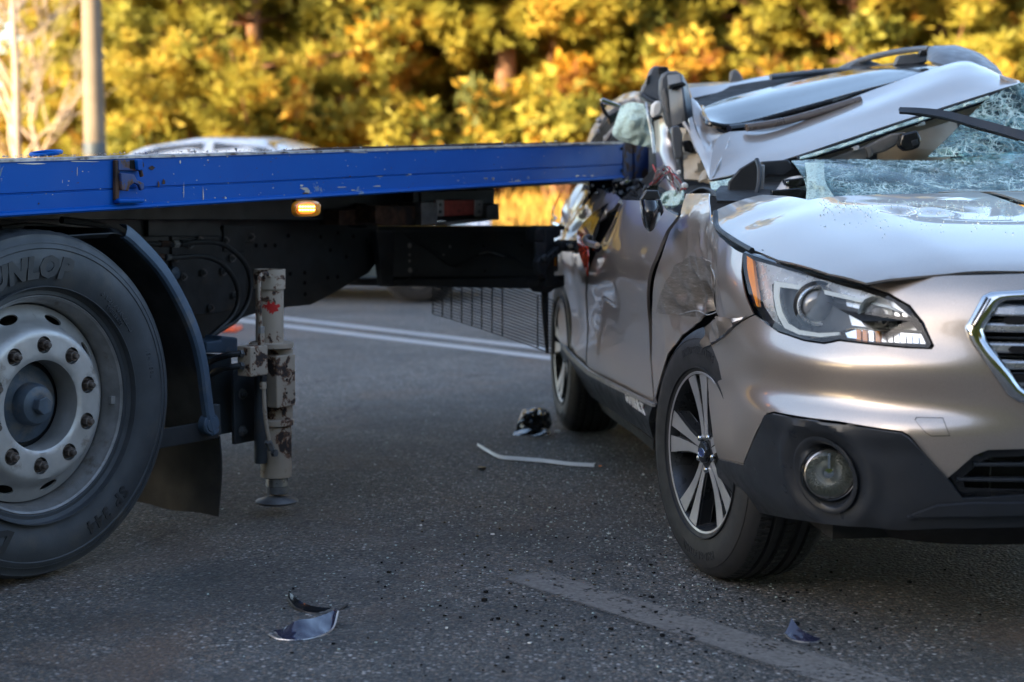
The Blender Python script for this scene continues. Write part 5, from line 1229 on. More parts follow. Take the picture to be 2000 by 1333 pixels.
v = [K.w(u, w_, Hh(u, w_)) for u, w_ in v2]; mk('bonnet', v, face_cam(v, f2), M['paint'], car, thick=.006)
v2, f2 = fill2d([(a, -b) for a, b in left], .05)
v = [K.w(u, w_, Hh(u, w_)) for u, w_ in v2]; mk('far_bonnet_half', v, face_cam(v, f2), M['paint'], car, thick=.006)
mk('engine_bay', [K.w(a, b, z) for a, b, z in ((.80, .70, .80), (.80, -.70, .80), (-.5, -.80, .97), (-.5, .80, .97))], [(0, 1, 2, 3)], M['black'], car)
mb = MB().tube([B(*BI(x, y), -.02) for x, y in ((1384, 415), (1388, 445), (1420, 470), (1455, 490))], .008, 8, 20); mb.build('bonnet_seal', M['hose'], car)
# --- wheels
def car_wheel(u0, wface, steer, name, seg=160, detail=True):
    o = K.w(u0, wface, .355)
    base = K.mat(o) @ Matrix.Rotation(math.radians(steer), 4, 'Y')
    wh = bpy.data.objects.new(name, None); link(wh, car, Matrix.Translation(Vector(o)))
    Rt = .362
    sw_ = [(.228, -.008), (.231, .004), (.238, .008), (.252, .010), (.275, .014), (.30, .014), (.322, .010), (.338, .0), (.348, -.010), (.355, -.022)]
    tr_ = [(Rt - .004 * (abs((z + .115) / .085)) ** 2.5, z) for z in np.linspace(-.03, -.20, 44)]
    def d(a, k, z):
        if k < len(sw_) or k >= len(sw_) + 44: return .0
        g = 0
        for c_ in (.060, .094, .136, .170):
            if abs(z + c_) < .0052: g = .009
        if not g and (a * 90 / 6.2832 + (z + .115) * 5) % 1 < .14 and (z > -.058 or z < -.172 or .098 < -z < .132): g = .005
        if (z > -.04) and (a * 90 / 6.2832 + .2) % 1 < .2: g = .004
        return g
    v, f = tyre_mesh(sw_ + tr_ + [(r, -.23 - z) for r, z in sw_[::-1]], 720 if detail else 180, d)
    mk('tyre', v, f, M['rubber_car'], wh, world=base, sharp=25)
    for r_ in (.243, .325): MB().lathe([(r_ - .002, .0), (r_ - .001, .0145 if r_ < .3 else .0105), (r_ + .001, .0145 if r_ < .3 else .010), (r_ + .002, 0)], 100).build('tyre_rib', M['rubber_car'], wh, world=base)
    v, f = arc_text('BRIDGESTONE', .030, .292, 92, .001, .001, spacing=1.15, z0=.0145); mk('lettering', v, f, M['rubber_text'], wh, smooth=False, world=base)
    v, f = arc_text('BRIDGESTONE', .030, .292, 272, .001, .001, spacing=1.15, z0=.0145); mk('lettering', v, f, M['rubber_text'], wh, smooth=False, world=base)
    MB().lathe([(.226, -.02), (.2325, -.006), (.2325, .003), (.229, .006), (.224, .004), (.221, -.003), (.214, -.03), (.208, -.08), (.206, -.2)], 100).build('rim', M['gunmetal'], wh, world=base)
    MB().lathe([(.2326, .003), (.2295, .0065), (.2235, .0045)], 100).build('rim_edge', M['spoke'], wh, world=base)
    MB().lathe([(.15, -.075), (.15, -.085), (0, -.085)], 50).build('brake_disc', M['steel'], wh, world=base)
    MB().lathe([(.205, -.13), (0, -.13)], 40).build('wheel_back', M['black'], wh, world=base)
    # five pairs of blades, machined faces on dark bodies
    first = {}
    def zf(r): return -.012 + .012 * ((r - .05) / .17) ** 2 if r > .05 else -.012
    for k in range(5):
        A = math.radians(90 + 72 * k + 10)
        for sd in (-1, 1):
            key = sd
            wm = base @ Matrix.Rotation(A, 4, 'Z')
            if key not in first:
                pts = [(.042, .0015), (.085, .0035), (.150, .0075), (.2245, .015), (.2150, .064), (.190, .056), (.155, .043), (.115, .031), (.075, .024), (.046, .021)]
                pts = [(x, y * sd) for x, y in pts]
                v2, f2 = fill2d(pts, .012)
                v = [(x, y, zf(math.hypot(x, y)) + .001) for x, y in v2]; fa = f2 if sd == 1 else f2
                first[key] = mk('spoke_face', v, fa, M['spoke'], wh, world=wm, thick=.002)
                q2 = [(x, y + (.003 if y * sd > .012 else -.003) * sd) for x, y in pts]; n = len(q2)
                vb = [(x, y, zf(x) - .006) for x, y in q2] + [(x * .99, y, zf(x) - .04) for x, y in q2]
                first[key, 'b'] = mk('spoke', vb, [tuple(range(n)), tuple(range(2 * n - 1, n - 1, -1))] + [(i, (i + 1) % n, n + (i + 1) % n, n + i) for i in range(n)], M['gunmetal'], wh, smooth=False, world=wm, bevel=.002)
            else: again(first[key], wm); again(first[key, 'b'], wm)
        wm = base @ Matrix.Rotation(A, 4, 'Z')
        if 'w' not in first:
            first['w'] = MB().prism([(.03, -.02), (.10, -.010), (.16, -.004), (.16, .004), (.10, .010), (.03, .02)], -.05, -.028).build('spoke_web', M['gunmetal'], wh, smooth=False, bevel=.002, world=wm)
            first['p'] = MB().prism([(.175, .016), (.2235, .034), (.2235, -.034), (.175, -.016)], -.055, -.024).build('rim_pocket', M['gunmetal'], wh, smooth=False, bevel=.003, world=wm)
        else: again(first['w'], wm); again(first['p'], wm)
        wn = base @ Matrix.Rotation(A + math.radians(36), 4, 'Z') @ Matrix.Translation((.050, 0, -.016))
        if 'n' not in first: first['n'] = MB().lathe([(.0095, -.01), (.0095, .008), (.007, .012), (0, .0135)], 12).build('wheel_nut', M['chrome'], wh, world=wn)
        else: again(first['n'], wn)
    MB().lathe([(.062, -.05), (.060, -.016), (.052, -.012), (.032, -.0115)], 48).build('hub_face', M['gunmetal'], wh, world=base)
    MB().lathe([(.031, -.012), (.031, -.004), (.028, .001), (0, .003)], 40).build('centre_cap', M['gloss_black'], wh, world=base)
    el = base @ Matrix.Rotation(math.radians(steer * 0), 4, 'Z')
    MB().add(*(lambda mb: (mb.v, mb.f))(MB().tube([(.022 * math.cos(a), .0125 * math.sin(a), .0032) for a in np.linspace(0, 2 * math.pi, 28, endpoint=False)], .0011, 6, closed=True))).build('emblem_rim', M['chrome'], wh, world=el)
    MB().add([(.021 * math.cos(a), .0115 * math.sin(a), .0033) for a in np.linspace(0, 2 * math.pi, 28, endpoint=False)], [tuple(range(28))]).build('emblem', M['emblem'], wh, smooth=False, world=el)
    mb = MB()
    for sx, sy, r_ in ((-.012, .003, .0055), (0, .006, .0028), (.008, .005, .0028), (.012, -.001, .0028), (.005, -.005, .0028), (-.003, -.004, .0028)):
        mb.add([(sx + r_ * (1 if k % 2 == 0 else .3) * math.cos(k * math.pi / 4), sy + r_ * (1 if k % 2 == 0 else .3) * math.sin(k * math.pi / 4), .0037) for k in range(8)], [tuple(range(8))])
    mb.build('emblem_stars', M['chrome'], wh, smooth=False, world=el)
M['emblem'] = plain('blue_emblem', (.01, .03, .16), .2, 0, .05, coat=1)
car_wheel(-.01, .885, 11, 'front_wheel')
car_wheel(-2.745, .885, 0, 'rear_wheel', detail=False)
# ================================================================== CRUSHED CABIN
# dark cavity behind everything
gpatch('cabin_interior', [[(1300, 200, 7.1), (1500, 175, 7.2), (1750, 170, 7.0), (2150, 175, 6.9)], [(1300, 300, 6.9), (1500, 300, 6.9), (1750, 300, 6.8), (2150, 300, 6.8)], [(1200, 402, 6.8), (1500, 402, 6.6), (1750, 400, 6.5), (2150, 400, 6.5)]], M['black'], car, 10, 6)
gpatch('cabin_side', [[(1150, 372, 8.2), (1190, 360, 7.6), (1260, 352, 6.95), (1340, 345, 6.9)], [(1188, 398, 7.7), (1230, 396, 7.1), (1290, 404, 6.5), (1335, 415, 6.2)]], M['black'], car, 12, 5)
gpatch('dashboard', [[(1420, 352, 5.9), (1560, 345, 5.9), (1750, 345, 5.9), (2150, 345, 5.9)], [(1400, 372, 5.5), (1560, 378, 5.4), (1750, 372, 5.4), (2150, 365, 5.4)], [(1400, 392, 5.35), (1560, 394, 5.3), (1750, 392, 5.3), (2150, 380, 5.3)]], M['guard_dark'], car, 16, 8, .01, wr=.01)
gpatch('seat_back', [[(1725, 262, 6.6), (1770, 240, 6.6), (1830, 230, 6.6), (1868, 238, 6.6)], [(1715, 290, 6.5), (1770, 285, 6.4), (1830, 285, 6.4), (1872, 275, 6.5)], [(1712, 318, 6.5), (1770, 322, 6.4), (1830, 322, 6.4), (1850, 320, 6.5)]], M['beige_trim'], car, 12, 8, .02)
gpatch('scuttle_tray', [[(1285, 366, 6.6), (1380, 362, 6.3), (1480, 362, 6.1)], [(1285, 412, 6.3), (1380, 420, 5.9), (1480, 412, 5.8)]], M['black'], car, 8, 4)
gpatch('inner_cavity', [[(1262, 255, 7.6), (1310, 250, 7.4)], [(1262, 372, 7.5), (1310, 372, 7.2)]], M['black'], car, 4, 4)
gpatch('scuttle_panel', [[(1580, 366, 5.40), (1640, 364, 5.40), (1800, 360, 5.40), (2250, 356, 5.45)], [(1580, 402, 5.26), (1640, 400, 5.24), (1800, 398, 5.25), (2250, 392, 5.3)]], M['black'], car, 10, 4)
# front roof panel
gpatch('roof_panel', [[(1386, 352, 5.72), (1450, 336, 5.70), (1560, 303, 5.72), (1700, 256, 5.78), (1850, 207, 5.84), (1935, 180, 5.88), (1992, 162, 5.92)],
    [(1386, 335, 5.78), (1460, 312, 5.79), (1570, 280, 5.82), (1705, 236, 5.88), (1850, 190, 5.93), (1935, 166, 5.96), (1990, 158, 5.98)],
    [(1392, 295, 5.88), (1478, 285, 5.90), (1585, 253, 5.95), (1712, 208, 6.02), (1855, 158, 6.08), (1930, 148, 6.08), (1982, 155, 6.06)],
    [(1404, 268, 5.96), (1490, 262, 6.02), (1595, 232, 6.08), (1718, 188, 6.16), (1860, 134, 6.24), (1925, 137, 6.18), (1970, 152, 6.10)],
    [(1424, 258, 6.00), (1496, 250, 6.10), (1600, 216, 6.18), (1722, 170, 6.27), (1866, 122, 6.35), (1918, 130, 6.26), (1965, 150, 6.16)]], M['paint'], car, 60, 26, .004, wr=.006, wf=2.2)
# buckled left corner of the roof running up to the rail
gpatch('roof_corner', [[(1350, 190, 6.45), (1357, 240, 6.3), (1378, 300, 6.0), (1388, 352, 5.75)], [(1362, 200, 6.45), (1380, 250, 6.25), (1398, 290, 6.0), (1392, 345, 5.74)], [(1373, 218, 6.42), (1402, 256, 6.15), (1425, 268, 5.98), (1398, 330, 5.77)]], M['paint'], car, 26, 12, .004, wr=.03, wf=7, seed=2)
gpatch('folded_pillar_skin', [[(1345, 232, 6.3), (1352, 270, 6.2), (1372, 318, 6.0), (1388, 356, 5.8)], [(1352, 228, 6.32), (1362, 262, 6.2), (1385, 305, 6.0), (1392, 345, 5.8)]], M['paint'], car, 24, 6, .004, wr=.02, wf=9)
# sunroof: opening, gutters and glass
gpatch('sunroof_opening', [[(1352, 195, 6.9), (1420, 170, 7.0), (1560, 148, 7.1), (1700, 134, 7.1), (1840, 122, 6.9)], [(1372, 215, 6.5), (1440, 225, 6.5), (1560, 215, 6.5), (1700, 180, 6.6), (1850, 130, 6.6)], [(1420, 262, 6.1), (1500, 254, 6.2), (1600, 226, 6.3), (1720, 180, 6.4), (1860, 130, 6.5)]], M['black'], car, 24, 8)
gpatch('sunroof_glass', [[(1371, 211, 6.5), (1430, 190, 6.7), (1560, 158, 6.85), (1700, 131, 6.95), (1838, 122, 6.85)], [(1372, 218, 6.40), (1432, 203, 6.5), (1562, 171, 6.62), (1703, 140, 6.70), (1848, 125, 6.65)], [(1378, 231, 6.25), (1436, 224, 6.3), (1562, 193, 6.4), (1702, 158, 6.5), (1852, 131, 6.52)], [(1386, 240, 6.12), (1440, 244, 6.14), (1560, 213, 6.22), (1700, 175, 6.34), (1846, 140, 6.44)]], M['roof_glass'], car, 50, 16, .006)
rim_ = [(1371, 211, 6.5), (1372, 222, 6.36), (1380, 236, 6.18), (1390, 243, 6.11), (1440, 246, 6.12), (1560, 215, 6.2), (1700, 177, 6.32), (1846, 141, 6.42), (1854, 132, 6.5), (1846, 123, 6.65), (1834, 120, 6.85)]
ptube('sunroof_seal', rim_, .011, M['gloss_black'], car, 8, 90)
ptube('sunroof_rail', [(1424, 252, 6.05), (1500, 240, 6.15), (1620, 206, 6.3), (1760, 163, 6.42)], .014, M['gloss_black'], car, 8, 40)
ptube('drain_tube', [(1458, 250, 6.02), (1520, 240, 6.06), (1580, 225, 6.1), (1680, 195, 6.18)], .014, M['rail_brown'], car, 12, 30) if 'rail_brown' in M else ptube('drain_tube', [(1458, 250, 6.02), (1520, 240, 6.06), (1580, 225, 6.1), (1680, 195, 6.18)], .014, plain('bronze_tube', (.16, .12, .10), .3, .5, .1), car, 12, 30)
gpatch('rear_roof_skin', [[(1345, 172, 6.95), (1425, 163, 7.05), (1500, 148, 7.15), (1600, 138, 7.25), (1692, 131, 7.25)], [(1352, 192, 6.85), (1425, 176, 6.95), (1505, 158, 7.05), (1600, 146, 7.15), (1694, 137, 7.2)]], M['paint'], car, 30, 6, .008)
gpatch('rear_roof_skin', [[(1340, 164, 7.5), (1425, 160, 7.6), (1520, 157, 7.7)], [(1345, 178, 7.1), (1425, 172, 7.2), (1505, 162, 7.3)]], M['paint'], car, 16, 5, .008)
ptube('roof_edge_trim', [(1505, 151, 7.0), (1600, 141, 7.1), (1690, 135, 7.15), (1760, 128, 7.1)], .012, M['grey_cap'], car, 8, 30)
slab('antenna_fin', [(1426, 162), (1427, 142), (1431, 137), (1438, 136), (1444, 141), (1453, 156), (1456, 162)], 7.6, .05, M['grey_cap'], car, .008)
# far roof rail
ptube('roof_rail', [(1640, 137, 7.3), (1665, 125, 7.2), (1700, 113, 7.1), (1745, 103, 6.95), (1790, 97, 6.8), (1815, 96, 6.7)], .0125, M['grey_cap'], car, 10, 40)
slab('rail_foot', [(1648, 137), (1668, 122), (1697, 117), (1722, 126), (1728, 134), (1690, 137)], 7.15, .05, M['grey_cap'], car, .006)
slab('rail_foot', [(1748, 128), (1756, 108), (1800, 104), (1812, 106), (1812, 122), (1780, 128)], 6.85, .05, M['grey_cap'], car, .006)
slab('rail_bracket', [(1796, 104), (1800, 98), (1812, 98), (1812, 110), (1797, 110)], 6.72, .04, M['gunmetal'], car, .003)
gpatch('rail_end_cap', [[(1811, 118, 6.55), (1812, 100, 6.62), (1818, 91, 6.68), (1850, 89, 6.7)], [(1822, 121, 6.45), (1835, 104, 6.52), (1846, 94, 6.6), (1868, 89, 6.7)], [(1860, 132, 6.35), (1862, 116, 6.44), (1870, 102, 6.54), (1888, 95, 6.66)], [(1905, 142, 6.28), (1902, 126, 6.38), (1905, 112, 6.48), (1916, 106, 6.6)], [(1958, 149, 6.2), (1956, 142, 6.28), (1950, 134, 6.4), (1946, 129, 6.5)]], M['grey_cap'], car, 24, 24, .012)
# near roof rail foot, snapped upright
slab('rail_foot', [(1252, 182), (1256, 168), (1262, 160), (1272, 134), (1277, 129), (1302, 131), (1310, 140), (1308, 180), (1298, 200), (1284, 198), (1262, 190)], 6.75, .09, M['grey_cap'], car, .008)
slab('rail_foot_flange', [(1250, 178), (1262, 188), (1282, 198), (1296, 205), (1290, 209), (1268, 200), (1250, 188)], 6.72, .10, M['grey_cap'], car, .004)
for y in (131, 136, 141): slab('rail_rib', [(1286, y), (1304, y + .5), (1306, y + 3), (1288, y + 2.6)], 6.735, .1, M['gunmetal'], car, .001)
slab('foot_socket', [(1264, 150), (1271, 146), (1269, 163), (1262, 166)], 6.744, .01, M['gunmetal'], car, .001)
slab('rail_cover', [(1290, 155), (1296, 143), (1304, 139), (1322, 139), (1335, 147), (1344, 166), (1350, 196), (1354, 226), (1345, 241), (1312, 250), (1304, 246), (1297, 215), (1289, 182)], 6.56, .10, M['grey_cap'], car, .012)
gpatch('rail_cover_face', [[(1303, 147, 6.545), (1306, 180, 6.52), (1309, 215, 6.50), (1313, 246, 6.50)], [(1330, 146, 6.50), (1334, 178, 6.46), (1338, 210, 6.45), (1341, 238, 6.47)], [(1336, 150, 6.57), (1345, 178, 6.55), (1350, 206, 6.54), (1353, 226, 6.55)]], M['grey_cap'], car, 24, 10, .012, sharp=20)
slab('rail_cover_band', [(1306, 166), (1332, 160), (1338, 162), (1340, 168), (1334, 167), (1318, 169), (1310, 175), (1306, 174)], 6.46, .05, M['gunmetal'], car, .002)
slab('cover_slot', [(1294, 178), (1298, 172), (1304, 196), (1306, 222), (1301, 214)], 6.555, .01, M['zinc'], car, .001)
# silver pillar bent down, seal and inner trims
gpatch('bent_pillar', [[(1276, 212, 6.85), (1279, 260, 6.8), (1282, 320, 6.7), (1290, 392, 6.6)], [(1290, 206, 6.7), (1296, 262, 6.66), (1300, 320, 6.55), (1308, 392, 6.45)], [(1302, 240, 6.66), (1316, 280, 6.62), (1324, 330, 6.5), (1330, 388, 6.4)], [(1310, 246, 6.7), (1322, 285, 6.68), (1332, 330, 6.56), (1338, 384, 6.46)]], M['paint'], car, 30, 14, .006, wr=.03, wf=5, seed=1)
slab('pillar_cap', [(1273, 206), (1282, 196), (1292, 198), (1296, 208), (1292, 226), (1276, 232), (1272, 222)], 6.58, .06, M['white_plastic'], car, .012)
slab('pillar_clip', [(1272, 230), (1292, 225), (1296, 230), (1276, 238)], 6.56, .06, M['gloss_black'], car, .003)
slab('door_seal_trim', [(1311, 248), (1325, 244), (1333, 262), (1334, 306), (1326, 312), (1318, 310), (1312, 270)], 6.40, .03, M['grey_cap'], car, .006)
gpatch('pillar_trim', [[(1328, 250, 6.5), (1334, 300, 6.45), (1336, 350, 6.35)], [(1350, 252, 6.45), (1362, 300, 6.4), (1368, 352, 6.3)], [(1362, 258, 6.45), (1386, 305, 6.4), (1390, 356, 6.3)]], M['beige_trim'], car, 20, 10, .01, wr=.05, wf=8, seed=5)
ptube('trim_edge', [(1336, 240, 6.38), (1350, 262, 6.34), (1362, 292, 6.28), (1382, 318, 6.2)], .008, M['alu'], car, 6, 24)
slab('pillar_bracket', [(1332, 276), (1348, 274), (1358, 286), (1352, 300), (1338, 296)], 6.38, .03, M['gloss_black'], car, .004)
gpatch('torn_trim', [[(1366, 345, 6.1), (1372, 335, 6.1), (1380, 330, 6.1)], [(1364, 356, 6.05), (1376, 350, 6.0), (1386, 352, 6.0)]], M['beige_trim'], car, 8, 6, .006, wr=.04, wf=16)
# rear side: window frame remains, crazed glass
SG = [[(1212, 208, 7.1), (1232, 200, 7.05), (1256, 203, 7.0)], [(1202, 238, 7.1), (1235, 232, 6.98), (1268, 232, 6.98)], [(1196, 262, 7.1), (1236, 258, 7.0), (1276, 258, 6.98)], [(1210, 276, 7.12), (1240, 283, 7.02), (1278, 290, 7.0)]]
gpatch('side_window_glass', SG, M['crazed_dense'], car, 20, 20, .004, wr=.03, wf=10, seed=6)
gpatch('quarter_panel_skin', [[(1146, 276, 8.4), (1160, 245, 8.2), (1188, 205, 7.8), (1225, 182, 7.4), (1268, 178, 7.0)], [(1152, 278, 8.3), (1168, 248, 8.1), (1194, 212, 7.7), (1228, 190, 7.3), (1272, 190, 6.95)], [(1158, 280, 8.3), (1172, 252, 8.1), (1200, 220, 7.7), (1236, 206, 7.3), (1274, 208, 6.95)]], M['paint'], car, 36, 10, .006, wr=.04, wf=6, seed=3)
gpatch('rear_cabin_interior', [[(1158, 280, 8.5), (1172, 240, 8.4), (1220, 205, 8.0), (1285, 205, 7.5)], [(1158, 300, 8.5), (1190, 290, 8.4), (1230, 290, 8.0), (1285, 300, 7.5)]], M['black'], car, 12, 6)
slab('chrome_trim', [(1172, 195), (1178, 192), (1216, 206), (1212, 212), (1174, 201)], 7.3, .03, M['chrome'], car, .003)
slab('frame_piece', [(1171, 202), (1176, 201), (1190, 226), (1186, 230), (1178, 222)], 7.3, .04, M['gloss_black'], car, .003)
slab('frame_piece', [(1186, 228), (1200, 220), (1212, 216), (1206, 234), (1192, 244)], 7.32, .05, M['gloss_black'], car, .004)
ptube('frame_rod', [(1178, 284, 7.4), (1192, 262, 7.3), (1208, 244, 7.25), (1214, 238, 7.2)], .012, M['zinc'], car, 6, 16)
ptube('frame_rod', [(1160, 270, 7.9), (1176, 240, 7.8), (1186, 222, 7.6)], .006, M['zinc'], car, 6, 16)
ptube('window_channel', [(1262, 192, 7.0), (1266, 225, 6.95), (1273, 262, 6.93), (1278, 300, 6.9)], .006, M['steel'], car, 6, 16)
for x, y in ((1166, 258), (1184, 270), (1170, 236)): MB().lathe([(0, .01), (.012, .006), (.014, 0)], 10).build('rivet', M['zinc'], car, world=Matrix.Translation(Vector(P(x, y, 7.6))) @ Matrix.Rotation(math.pi / 2, 4, 'X'))
# mangled metal under the bed end
rnd = random.Random(12)
for k, (q, m_) in enumerate((([(1150, 352), (1200, 354), (1262, 352), (1284, 366), (1260, 388), (1215, 384), (1180, 372)], 'gloss_black'), ([(1160, 362), (1190, 366), (1196, 380), (1176, 392), (1158, 380)], 'gloss_black'), ([(1196, 350), (1240, 352), (1236, 366), (1204, 370)], 'guard_dark'), ([(1224, 372), (1252, 366), (1276, 392), (1262, 398), (1232, 390)], 'plastic'))):
    xs = [a for a, _ in q]; ys = [b for _, b in q]; x0, x1, y0, y1 = min(xs), max(xs), min(ys), max(ys)
    gpatch('crushed_trim', [[(x0 + (x1 - x0) * u, y0 + (y1 - y0) * v_ + 3 * math.sin(u * 7 + k), 7.15 - .25 * k * .3) for u in (0, .35, .7, 1)] for v_ in (0, .5, 1)], M[m_], car, 18, 10, .004, wr=.10, wf=11, seed=k + 9, sharp=25)
for k in range(26):
    x, y = rnd.uniform(1150, 1290), rnd.uniform(352, 392); d = (rnd.uniform(-16, 16), rnd.uniform(-12, 10)); m_ = rnd.choice(['gloss_black', 'steel', 'plastic', 'gunmetal', 'chrome', 'paint'])
    Y0 = 7.0 - (x - 1150) * .0035
    slab('metal_shred', [(x, y), (x + d[0], y + d[1] * .5), (x + d[0] * 1.2, y + d[1]), (x + d[0] * .3, y + 5)], Y0 + rnd.uniform(-.12, .05), rnd.uniform(.01, .05), M[m_], car, .001)
slab('switch_block', [(1264, 366), (1272, 358), (1286, 360), (1288, 386), (1268, 388)], 6.2, .05, M['gloss_black'], car, .003)
slab('switch_block', [(1256, 370), (1262, 362), (1268, 364), (1266, 388), (1256, 386)], 6.25, .05, M['guard_dark'], car, .003)
for k in range(14):
    a = (1276 + rnd.uniform(-8, 8), 362); b = (1296 + rnd.uniform(-14, 14), 335 + rnd.uniform(-14, 10)); c_ = (1318 + rnd.uniform(-10, 14), 352 + rnd.uniform(-14, 16)); e_ = (1328 + rnd.uniform(-6, 14), 372 + rnd.uniform(-8, 10))
    ptube('loose_wire', [(*a, 6.2), (*b, 6.15 + rnd.uniform(-.1, .1)), (*c_, 6.1), (*e_, 6.0)], .0022, M[rnd.choice(['wire_red', 'wire_tan', 'gloss_black', 'zinc'])], car, 5, 20)
ptube('loose_wire', [(1275, 322, 6.2), (1281, 338, 6.18), (1282, 350, 6.2)], .003, M['wire_red'], car, 5, 10)
slab('wire_plug', [(1322, 334), (1330, 332), (1330, 340), (1323, 341)], 6.05, .02, M['white_plastic'], car, .002)
slab('grommet', [(1332, 360), (1338, 356), (1344, 360), (1344, 368), (1333, 368)], 5.9, .03, M['white_plastic'], car, .004)
for k in range(5): ptube('cable_bundle', [(1345 + k * 2, 380 - k, 5.75), (1370 + k * 3, 368 + k * 2, 5.7), (1392, 374 + k * 2, 5.6), (1402, 384, 5.5)], .005, M['hose'], car, 6, 14)
gpatch('glass_heap', [[(1288, 380, 6.25), (1310, 372, 6.15), (1334, 372, 6.0)], [(1286, 400, 6.2), (1312, 402, 6.05), (1338, 398, 5.9)]], M['crazed_dense'], car, 14, 8, .01, wr=.06, wf=20, seed=3)
ptube('door_top_seal', [(1194, 398, 7.2), (1230, 394, 6.75), (1262, 400, 6.4), (1300, 412, 6.1), (1328, 424, 5.95)], .012, M['gloss_black'], car, 6, 24)
# mirror stub hanging on the door
gpatch('mirror_housing', [[(1249, 392, 5.16), (1252, 418, 5.15), (1257, 440, 5.14), (1265, 452, 5.13)], [(1255, 391, 5.06), (1260, 418, 5.04), (1265, 438, 5.05), (1270, 453, 5.09)], [(1279, 392, 5.06), (1282, 412, 5.04), (1280, 432, 5.05), (1276, 449, 5.09)], [(1288, 394, 5.14), (1292, 412, 5.13), (1290, 424, 5.13), (1283, 440, 5.12)]], M['gloss_black'], car, 22, 14, .01)
slab('mirror_stem', [(1282, 389), (1291, 390), (1297, 414), (1291, 424), (1284, 410)], 5.13, .07, M['plastic'], car, .004)
slab('mirror_bracket', [(1262, 372), (1286, 372), (1290, 390), (1250, 392)], 5.17, .05, M['gunmetal'], car, .004)
# scuttle corner: black sail panel, brackets, pale air bag cloth
slab('sail_panel', [(1421, 388), (1424, 356), (1446, 330), (1476, 312), (1482, 320), (1480, 356), (1472, 390)], 5.5, .03, M['guard_dark'], car, .004)
ptube('sail_seal', [(1478, 312, 5.5), (1483, 330, 5.47), (1482, 360, 5.45), (1474, 392, 5.42)], .008, M['hose'], car, 8, 16)
slab('scuttle_bracket', [(1486, 316), (1540, 312), (1552, 330), (1530, 342), (1500, 340), (1488, 352)], 5.55, .03, M['plastic'], car, .004)
slab('scuttle_post', [(1482, 322), (1494, 322), (1492, 390), (1480, 390)], 5.52, .03, M['alu'], car, .004)
gpatch('air_bag_cloth', [[(1528, 352, 5.6), (1550, 345, 5.5), (1580, 342, 5.5)], [(1515, 372, 5.5), (1545, 362, 5.42), (1580, 362, 5.42)], [(1500, 392, 5.4), (1540, 388, 5.35), (1580, 390, 5.35)]], M['airbag'], car, 14, 10, .01, wr=.04, wf=12)
slab('black_module', [(1532, 352), (1578, 346), (1580, 362), (1556, 366), (1536, 364)], 5.36, .05, M['gloss_black'], car, .003)
slab('black_module', [(1508, 372), (1560, 368), (1580, 374), (1580, 390), (1510, 390)], 5.30, .05, M['gloss_black'], car, .003)
slab('screw_head', [(1536, 355), (1541, 354), (1541, 359), (1536, 359)], 5.355, .01, M['chrome'], car, .001)
gpatch('shard_line', [[(1386, 356, 5.7), (1420, 350, 5.7), (1450, 340, 5.7)], [(1390, 372, 5.65), (1420, 366, 5.65), (1450, 352, 5.65)]], M['crazed_dense'], car, 14, 6, .005, wr=.03, wf=20)
# header rail: black band with crumbs, trims, mirror foot
gpatch('header_seal', [[(1555, 306, 5.70), (1640, 280, 5.72), (1760, 239, 5.78), (1850, 210, 5.82), (1935, 184, 5.86)], [(1560, 313, 5.68), (1644, 290, 5.70), (1764, 249, 5.76), (1854, 220, 5.80), (1940, 192, 5.84)]], M['gloss_black'], car, 40, 4, .01)
gpatch('header_crumbs', [[(1562, 307, 5.67), (1640, 283, 5.69), (1760, 242, 5.75), (1850, 213, 5.79), (1930, 187, 5.83)], [(1564, 311, 5.66), (1642, 288, 5.68), (1762, 247, 5.74), (1852, 218, 5.78), (1932, 192, 5.82)]], M['crazed_dense'], car, 70, 6, .004, wr=.02, wf=30)
gpatch('headliner', [[(1590, 310, 5.9), (1680, 282, 5.9), (1770, 252, 5.95), (1850, 225, 6.0), (1930, 196, 6.0)], [(1600, 318, 6.0), (1690, 296, 6.0), (1780, 262, 6.05), (1860, 236, 6.1), (1935, 208, 6.1)]], M['beige_trim'], car, 30, 5, .01, wr=.015, wf=9)
slab('mirror_foot_plate', [(1612, 312), (1660, 296), (1702, 280), (1740, 262), (1768, 258), (1764, 276), (1730, 296), (1700, 304), (1688, 314)], 5.80, .05, M['alu'], car, .005)
slab('mirror_foot_rib', [(1690, 288), (1700, 284), (1706, 304), (1696, 310)], 5.79, .02, M['alu'], car, .003)
slab('clip', [(1665, 288), (1678, 284), (1680, 292), (1668, 296)], 5.78, .03, M['white_plastic'], car, .003)
slab('clip', [(1790, 242), (1806, 237), (1808, 244), (1792, 248)], 5.78, .03, M['white_plastic'], car, .003)
slab('rain_sensor', [(1762, 262), (1792, 255), (1800, 272), (1796, 288), (1782, 294), (1770, 296), (1758, 286)], 5.72, .06, M['gloss_black'], car, .006)
slab('sensor_window', [(1780, 276), (1792, 272), (1794, 282), (1783, 286)], 5.718, .01, M['gunmetal'], car, .002)
